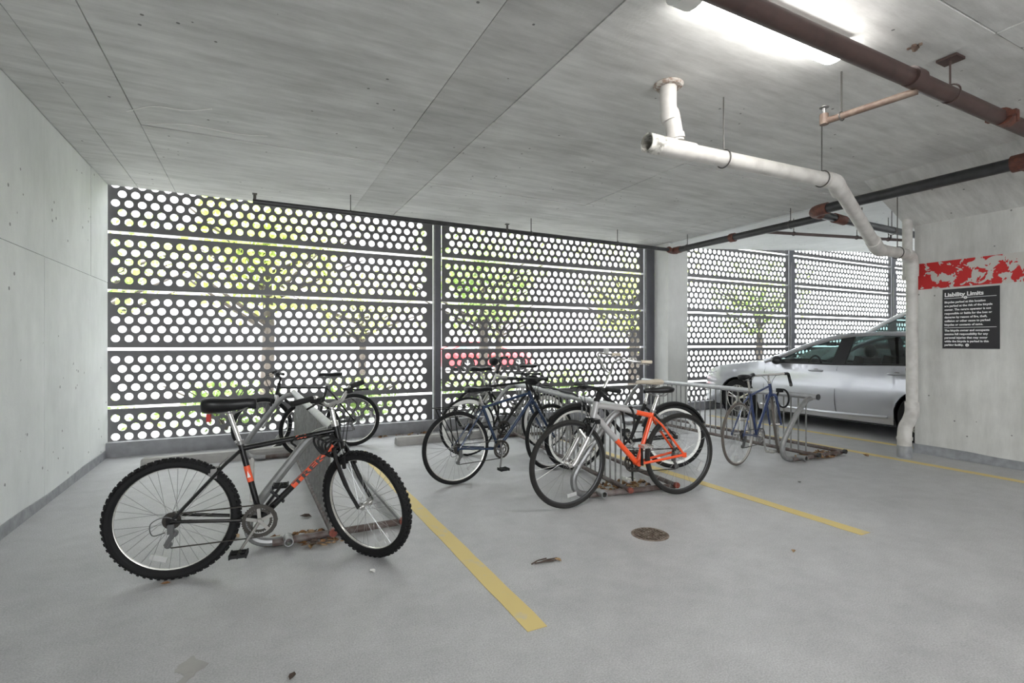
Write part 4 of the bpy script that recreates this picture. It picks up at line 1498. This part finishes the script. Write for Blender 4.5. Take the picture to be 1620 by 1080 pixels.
    # windscreen / rear glass
    for (sa, sb) in ((wsb, ws_top + .02), (rg_top + .08, rge)):
        rings = []
        for s in fine(sa, sb, 8):
            x, y, z = rail(s)
            rings.append([(x + .0, y * q, z + .035 * (1 - q * q)) for q in [1 - 2 * j / 10 for j in range(11)]])
        MB().loft(rings, closed=False, cap=False).build('windscreen', 'carglass', t, 60)
    # side glass: split at the pillar between the doors
    bp1, bp2 = 2.55, 2.68
    tailc = min(rge - .55, rg_top + .25)
    for sg in (1, -1):
        for (sa, sb) in ((wsb + .33, bp1), (bp2, tailc)):
            rings = []
            for s in fine(sa, sb, 10):
                x, y, z = rail(s)
                z0 = zbelt(s); y0 = ys_at(s, 0)
                z = max(z - .02, z0 + .002)
                rings.append([(x, sg * (y0 + (y - y0) * q - .004), z0 + (z - z0) * q) for q in (0, .33, .66, 1)])
            MB().loft(rings, closed=False, cap=False).build('side_window', 'carglass', t, 60)
        x, y, z = rail((bp1 + bp2) / 2)
        z0 = zbelt(2.6); y0 = ys_at(2.6, 0)
        b = MB()
        b.loft([[(-bp1 + .03, sg * y0, z0), (-bp2 - .03, sg * y0, z0), (-bp2 - .03, sg * (y0 - .03), z0), (-bp1 + .03, sg * (y0 - .03), z0)],
                [(-bp1 + .0, sg * y, z - .01), (-bp2 - .05, sg * y, z - .01), (-bp2 - .05, sg * (y - .03), z - .01), (-bp1, sg * (y - .03), z - .01)]])
        b.build('pillar', 'cartrim', t, 0)
        pts = [(-s, sg * (ys_at(s, 0) + .004), zbelt(s) + .006) for s in fine(wsb + .2, tailc + .05, 12)]
        MB().tube(pts, .012, 6).build('belt_moulding', 'cartrim', t)
    # wheels
    for w in wheels:
        for s in (1, -1):
            c = (-w, s * (hw - .115), wr)
            tb = MB()
            prof = [(wr - .10, .105), (wr - .02, .11), (wr, .085), (wr, -.085), (wr - .02, -.11), (wr - .10, -.105)]
            vs, fs = [], []
            N = 36
            for i in range(N):
                a = 2 * PI * i / N
                for (rr, yy) in prof: vs.append((rr * math.cos(a), yy, rr * math.sin(a)))
            for i in range(N):
                j = (i + 1) % N
                for q in range(len(prof)):
                    e = (q + 1) % len(prof)
                    fs.append((i * 6 + q, i * 6 + e, j * 6 + e, j * 6 + q))
            wo = tb.add(vs, fs).build('wheel', 'rubber', t, mw=Matrix.Translation(c))
            rb = MB().ring((0, s * .085, 0), wr - .105, .012, 'y', 32, 6)
            for k in range(5):
                a = 2 * PI * k / 5 + .3
                for da in (-.14, .14):
                    rb.tube([(.03 * math.cos(a), s * .085, .03 * math.sin(a)), ((wr - .105) * math.cos(a + da), s * .08, (wr - .105) * math.sin(a + da))], .014, 6)
            rb.cyl((0, s * .07, 0), (0, s * .10, 0), .05, 16)
            rb.build('rim', 'alloy', wo)
            MB().cyl((0, s * .0, 0), (0, s * .045, 0), wr - .10, 28).build('brake_backing', 'cartrim', wo)
    if detail:
        for sg in (1, -1):
            y = lambda s, z: sg * (rowsL[min(range(n), key=lambda i: abs(st[i] - s))][0][1] and
                                   next((p[1] for p in rowsL[min(range(n), key=lambda i: abs(st[i] - s))] if p[2] >= z), hw * .97))
            # door seams and handles, mirror, sill trim
            for s in (1.45, 2.62, 3.62):
                i = min(range(n), key=lambda q: abs(st[q] - s))
                pts = [(-s - (.10 * ((z / .9) ** 2) if s > 3 else 0) * (-1), y(s, z) + sg * .0015, z) for z in [.27 + k * .07 for k in range(11)]]
                MB().tube(pts, .004, 4).build('door_seam', 'cartrim', bo)
            for s in (2.32, 3.42):
                h = MB().tube(smooth_path([(-s + .12, y(s, .87) - sg * .0, .885), (-s + .06, y(s, .87) + sg * .03, .89), (-s - .06, y(s, .87) + sg * .03, .89), (-s - .10, y(s, .87) + sg * .0, .885)], 4), .014, 8)
                h.build('door_handle', paint, t)
                MB().ball((-s + .01, y(s, .87) - sg * .002, .893), .045, 10, (1.1, .15, .6)).build('handle_recess', 'alloy_dull', t)
            mr = MB().ball((0, 0, 0), .1, 12, (.7, 1.0, .72))
            mr.build('mirror', 'cartrim' if sg > 0 else paint, t, mw=Matrix.Translation((-1.72, sg * (plan(1.7) * .915 + .12), 1.03)))
            MB().tube([(-1.70, sg * plan(1.7) * .90, .99), (-1.71, sg * (plan(1.7) * .915 + .08), 1.0)], .025, 8).build('mirror_arm', 'cartrim', t)
            MB().tube([(-1.36, sg * hw * .945, .285), (-2.4, sg * hw * .955, .275), (-3.3, sg * hw * .95, .30)], .022, 8).build('sill_trim', paint, t)
            hl = MB().loft([[(-.10 - .30 * q, sg * (plan(.10 + .30 * q) * (.96 - .0 * q) + .004), .70 + .07 * q + dz * (1 - q * .65)) for dz in (-.035, .05)] +
                            [(-.10 - .30 * q, sg * (plan(.10 + .30 * q) * .80), .70 + .07 * q + dz * (1 - q * .65)) for dz in (.05, -.035)] for q in (0, .33, .66, 1)])
            hl.build('headlamp', 'lens', t, 40, fix=True)
        # seats and wheel
        for (s, ysid) in ((2.45, .38), (2.45, -.38), (3.35, .38), (3.35, -.38)):
            sb = MB()
            sb.box((-s, ysid, .55), (.5, .5, .18)); sb.box((-s - .27, ysid, .82), (.14, .46, .58), Matrix.Rotation(-.25, 3, 'Y'))
            sb.ball((-s - .36, ysid, 1.19), .12, 12, (.5, 1.05, .85)); 
            for q in (-.05, .05): sb.cyl((-s - .34, ysid + q, 1.05), (-s - .36, ysid + q, 1.14), .008, 6)
            sb.build('seat', 'carinterior', t)
        MB().ring((-1.98, .38, .93), .17, .015, 'x', 24, 6).build('steering_wheel', 'carinterior', t)
        MB().box((-1.62, 0, .86), (.45, 1.45, .2)).build('dashboard', 'carinterior', t, 0)
        MB().box((-2.02, 0, 1.29), (.03, .22, .06)).build('inner_mirror', 'carinterior', t, 0)
    return t


make_car('silver four-door sedan parked nose toward the perforated screen', (8.52, 7.17, 0), PI / 2, 'carpaint')
suv_belt = ((0, .82), (.12, .95), (.5, 1.08), (1.1, 1.16), (1.75, 1.12), (2.6, 1.13), (3.9, 1.16), (4.7, 1.15))
suv_roof = ((1.15, 1.17), (1.45, 1.36), (1.8, 1.60), (2.05, 1.74), (2.4, 1.80), (3.0, 1.83), (3.8, 1.81), (4.35, 1.77), (4.55, 1.45), (4.66, 1.18))
make_car('white tall vehicle parked on the ramp beyond the silver sedan', (10.95, 7.0, .085), PI / 2, 'carwhite', LEN=4.72, W=1.92, fa=.92, wbase=2.72, wr=.36,
         belt=suv_belt, roof=suv_roof, detail=True, ry=0, sill=.28)

# ------------------------------------------------------------------ outside, seen through the holes
struct(MB().bb((-40, -45, -.40), (60, YB - .02, -.06)).build('ground', 'asphalt', smooth=0))
struct(MB().bb((-40, 7.80, -.40), (60, 60, -.06)).build('ground', 'asphalt', smooth=0))
make_car('red car parked on the street outside, glimpsed through the screen holes', (13.0, 24.0, -.06), 0, 'carred', detail=False)


def foliage(name, label, c, rx, ry, rz_, n, leaf, mat, trunk=True, grp=None, seed=1):
    rnd = random.Random(seed)
    t = thing(name, (c[0], c[1], -.06), label, 'tree' if trunk else 'shrub', group=grp)
    h = c[2]
    if trunk:
        b = MB().tube([(0, 0, 0), (.05, 0, h * .5), (0, .05, h)], [.14, .11, .06], 9)
        for k in range(9):
            a = rnd.uniform(0, 6.28); zz = h * rnd.uniform(.45, .9)
            b.tube([(.04, 0, zz), (rx * .5 * math.cos(a), ry * .5 * math.sin(a), zz + rz_ * .3), (rx * .85 * math.cos(a), ry * .85 * math.sin(a), zz + rz_ * .5)], [.05, .03, .012], 6)
        b.build('trunk', 'bark', t)
    else:
        b = MB()
        for k in range(10):
            a = rnd.uniform(0, 6.28)
            b.tube([(0, 0, 0), (rx * .3 * math.cos(a), ry * .3 * math.sin(a), h), (rx * .8 * math.cos(a), ry * .8 * math.sin(a), h + rz_ * .6)], [.02, .014, .006], 5)
        b.build('stem', 'bark', t)
    b = MB()
    for i in range(n):
        d = Vector((rnd.gauss(0, 1), rnd.gauss(0, 1), rnd.gauss(0, 1))).normalized() * (rnd.random() ** .45)
        d *= .8 + .3 * math.sin(d.x * 5 + seed) * math.sin(d.z * 4)
        p = Vector((d.x * rx, d.y * ry, h + d.z * rz_))
        if p.z < .02: continue
        u = Vector((rnd.uniform(-1, 1), rnd.uniform(-1, 1), rnd.uniform(-1, 1))).normalized()
        v = u.orthogonal().normalized()
        s = leaf * rnd.uniform(.6, 1.3)
        b.add([p - u * s, p + v * s * .5, p + u * s, p - v * s * .5], [(0, 1, 2, 3)])
    b.build('crown', mat, t, 0)


trees = [(.2, 11.2, 3.3, 2.2, 1.4, 1.9, 'leaflime', 'lime green street tree behind the left screen bay'),
         (5.2, 12.0, 3.2, 2.4, 1.5, 1.9, 'leafgreen', 'green street tree behind the middle screen bay'),
         (9.9, 11.8, 3.0, 2.4, 1.5, 1.9, 'leaflime', 'lime green street tree behind the sedan hood bay'),
         (16.2, 12.4, 3.0, 2.6, 1.6, 2.0, 'leafgreen', 'green street tree behind the sedan roof bay')]
for i, (x, y, z, a, b_, c_, m, lab) in enumerate(trees):
    foliage('street_tree', lab, (x, y, z), a, b_, c_, 2300, .10, m, True, 'trees outside the screen', i + 3)
trees2 = [(-3.2, 14.5, 3.2, 2.4, 1.6, 1.8, 'leafgreen', 'green street tree far left, behind the left screen bay'),
          (3.0, 16.5, 2.6, 2.6, 1.6, 1.6, 'leaflime', 'low lime green tree farther back behind the first screen post'),
          (8.2, 17.5, 2.8, 2.6, 1.6, 1.7, 'leafgreen', 'green tree farther back behind the middle screen bay'),
          (13.2, 15.5, 2.6, 2.4, 1.6, 1.6, 'leaflime', 'low lime green tree behind the silver sedan windscreen')]
for i, (x, y, z, a, b_, c_, m, lab) in enumerate(trees2):
    foliage('street_tree', lab, (x, y, z), a, b_, c_, 1100, .10, m, True, 'trees outside the screen', i + 11)
shr = [(-2.4, 9.3, 'leafy shrub outside the screen beside the left wall'), (-.4, 9.2, 'leafy shrub outside below the left screen bay'), (1.7, 9.4, 'leafy shrub outside left of the first screen post'),
       (3.9, 9.3, 'leafy shrub outside behind the navy bicycle'), (6.0, 9.5, 'leafy shrub outside left of the column')]
for i, (x, y, lab) in enumerate(shr):
    foliage('shrub', lab, (x, y, .42), 1.05, .55, .5, 800, .06, 'leafgreen', False, 'shrubs outside the screen', i + 20)

# pale building across the street
bd = thing('building', (8, 34, -.06), 'pale building across the street, glimpsed through the screen holes', 'building')
MB().bb((-24, 0, 0), (24, 6, 11)).build('facade', 'facade', bd, 0)
wm_ = MB().bb((-.7, -.05, 0), (.7, .02, 1.7)).mesh('window', 'window_dark', 0)
for r_ in range(3):
    for c_ in range(13):
        place('window', wm_, bd, Matrix.Translation((-21.6 + c_ * 3.6, 0, 1.2 + r_ * 3.3)))
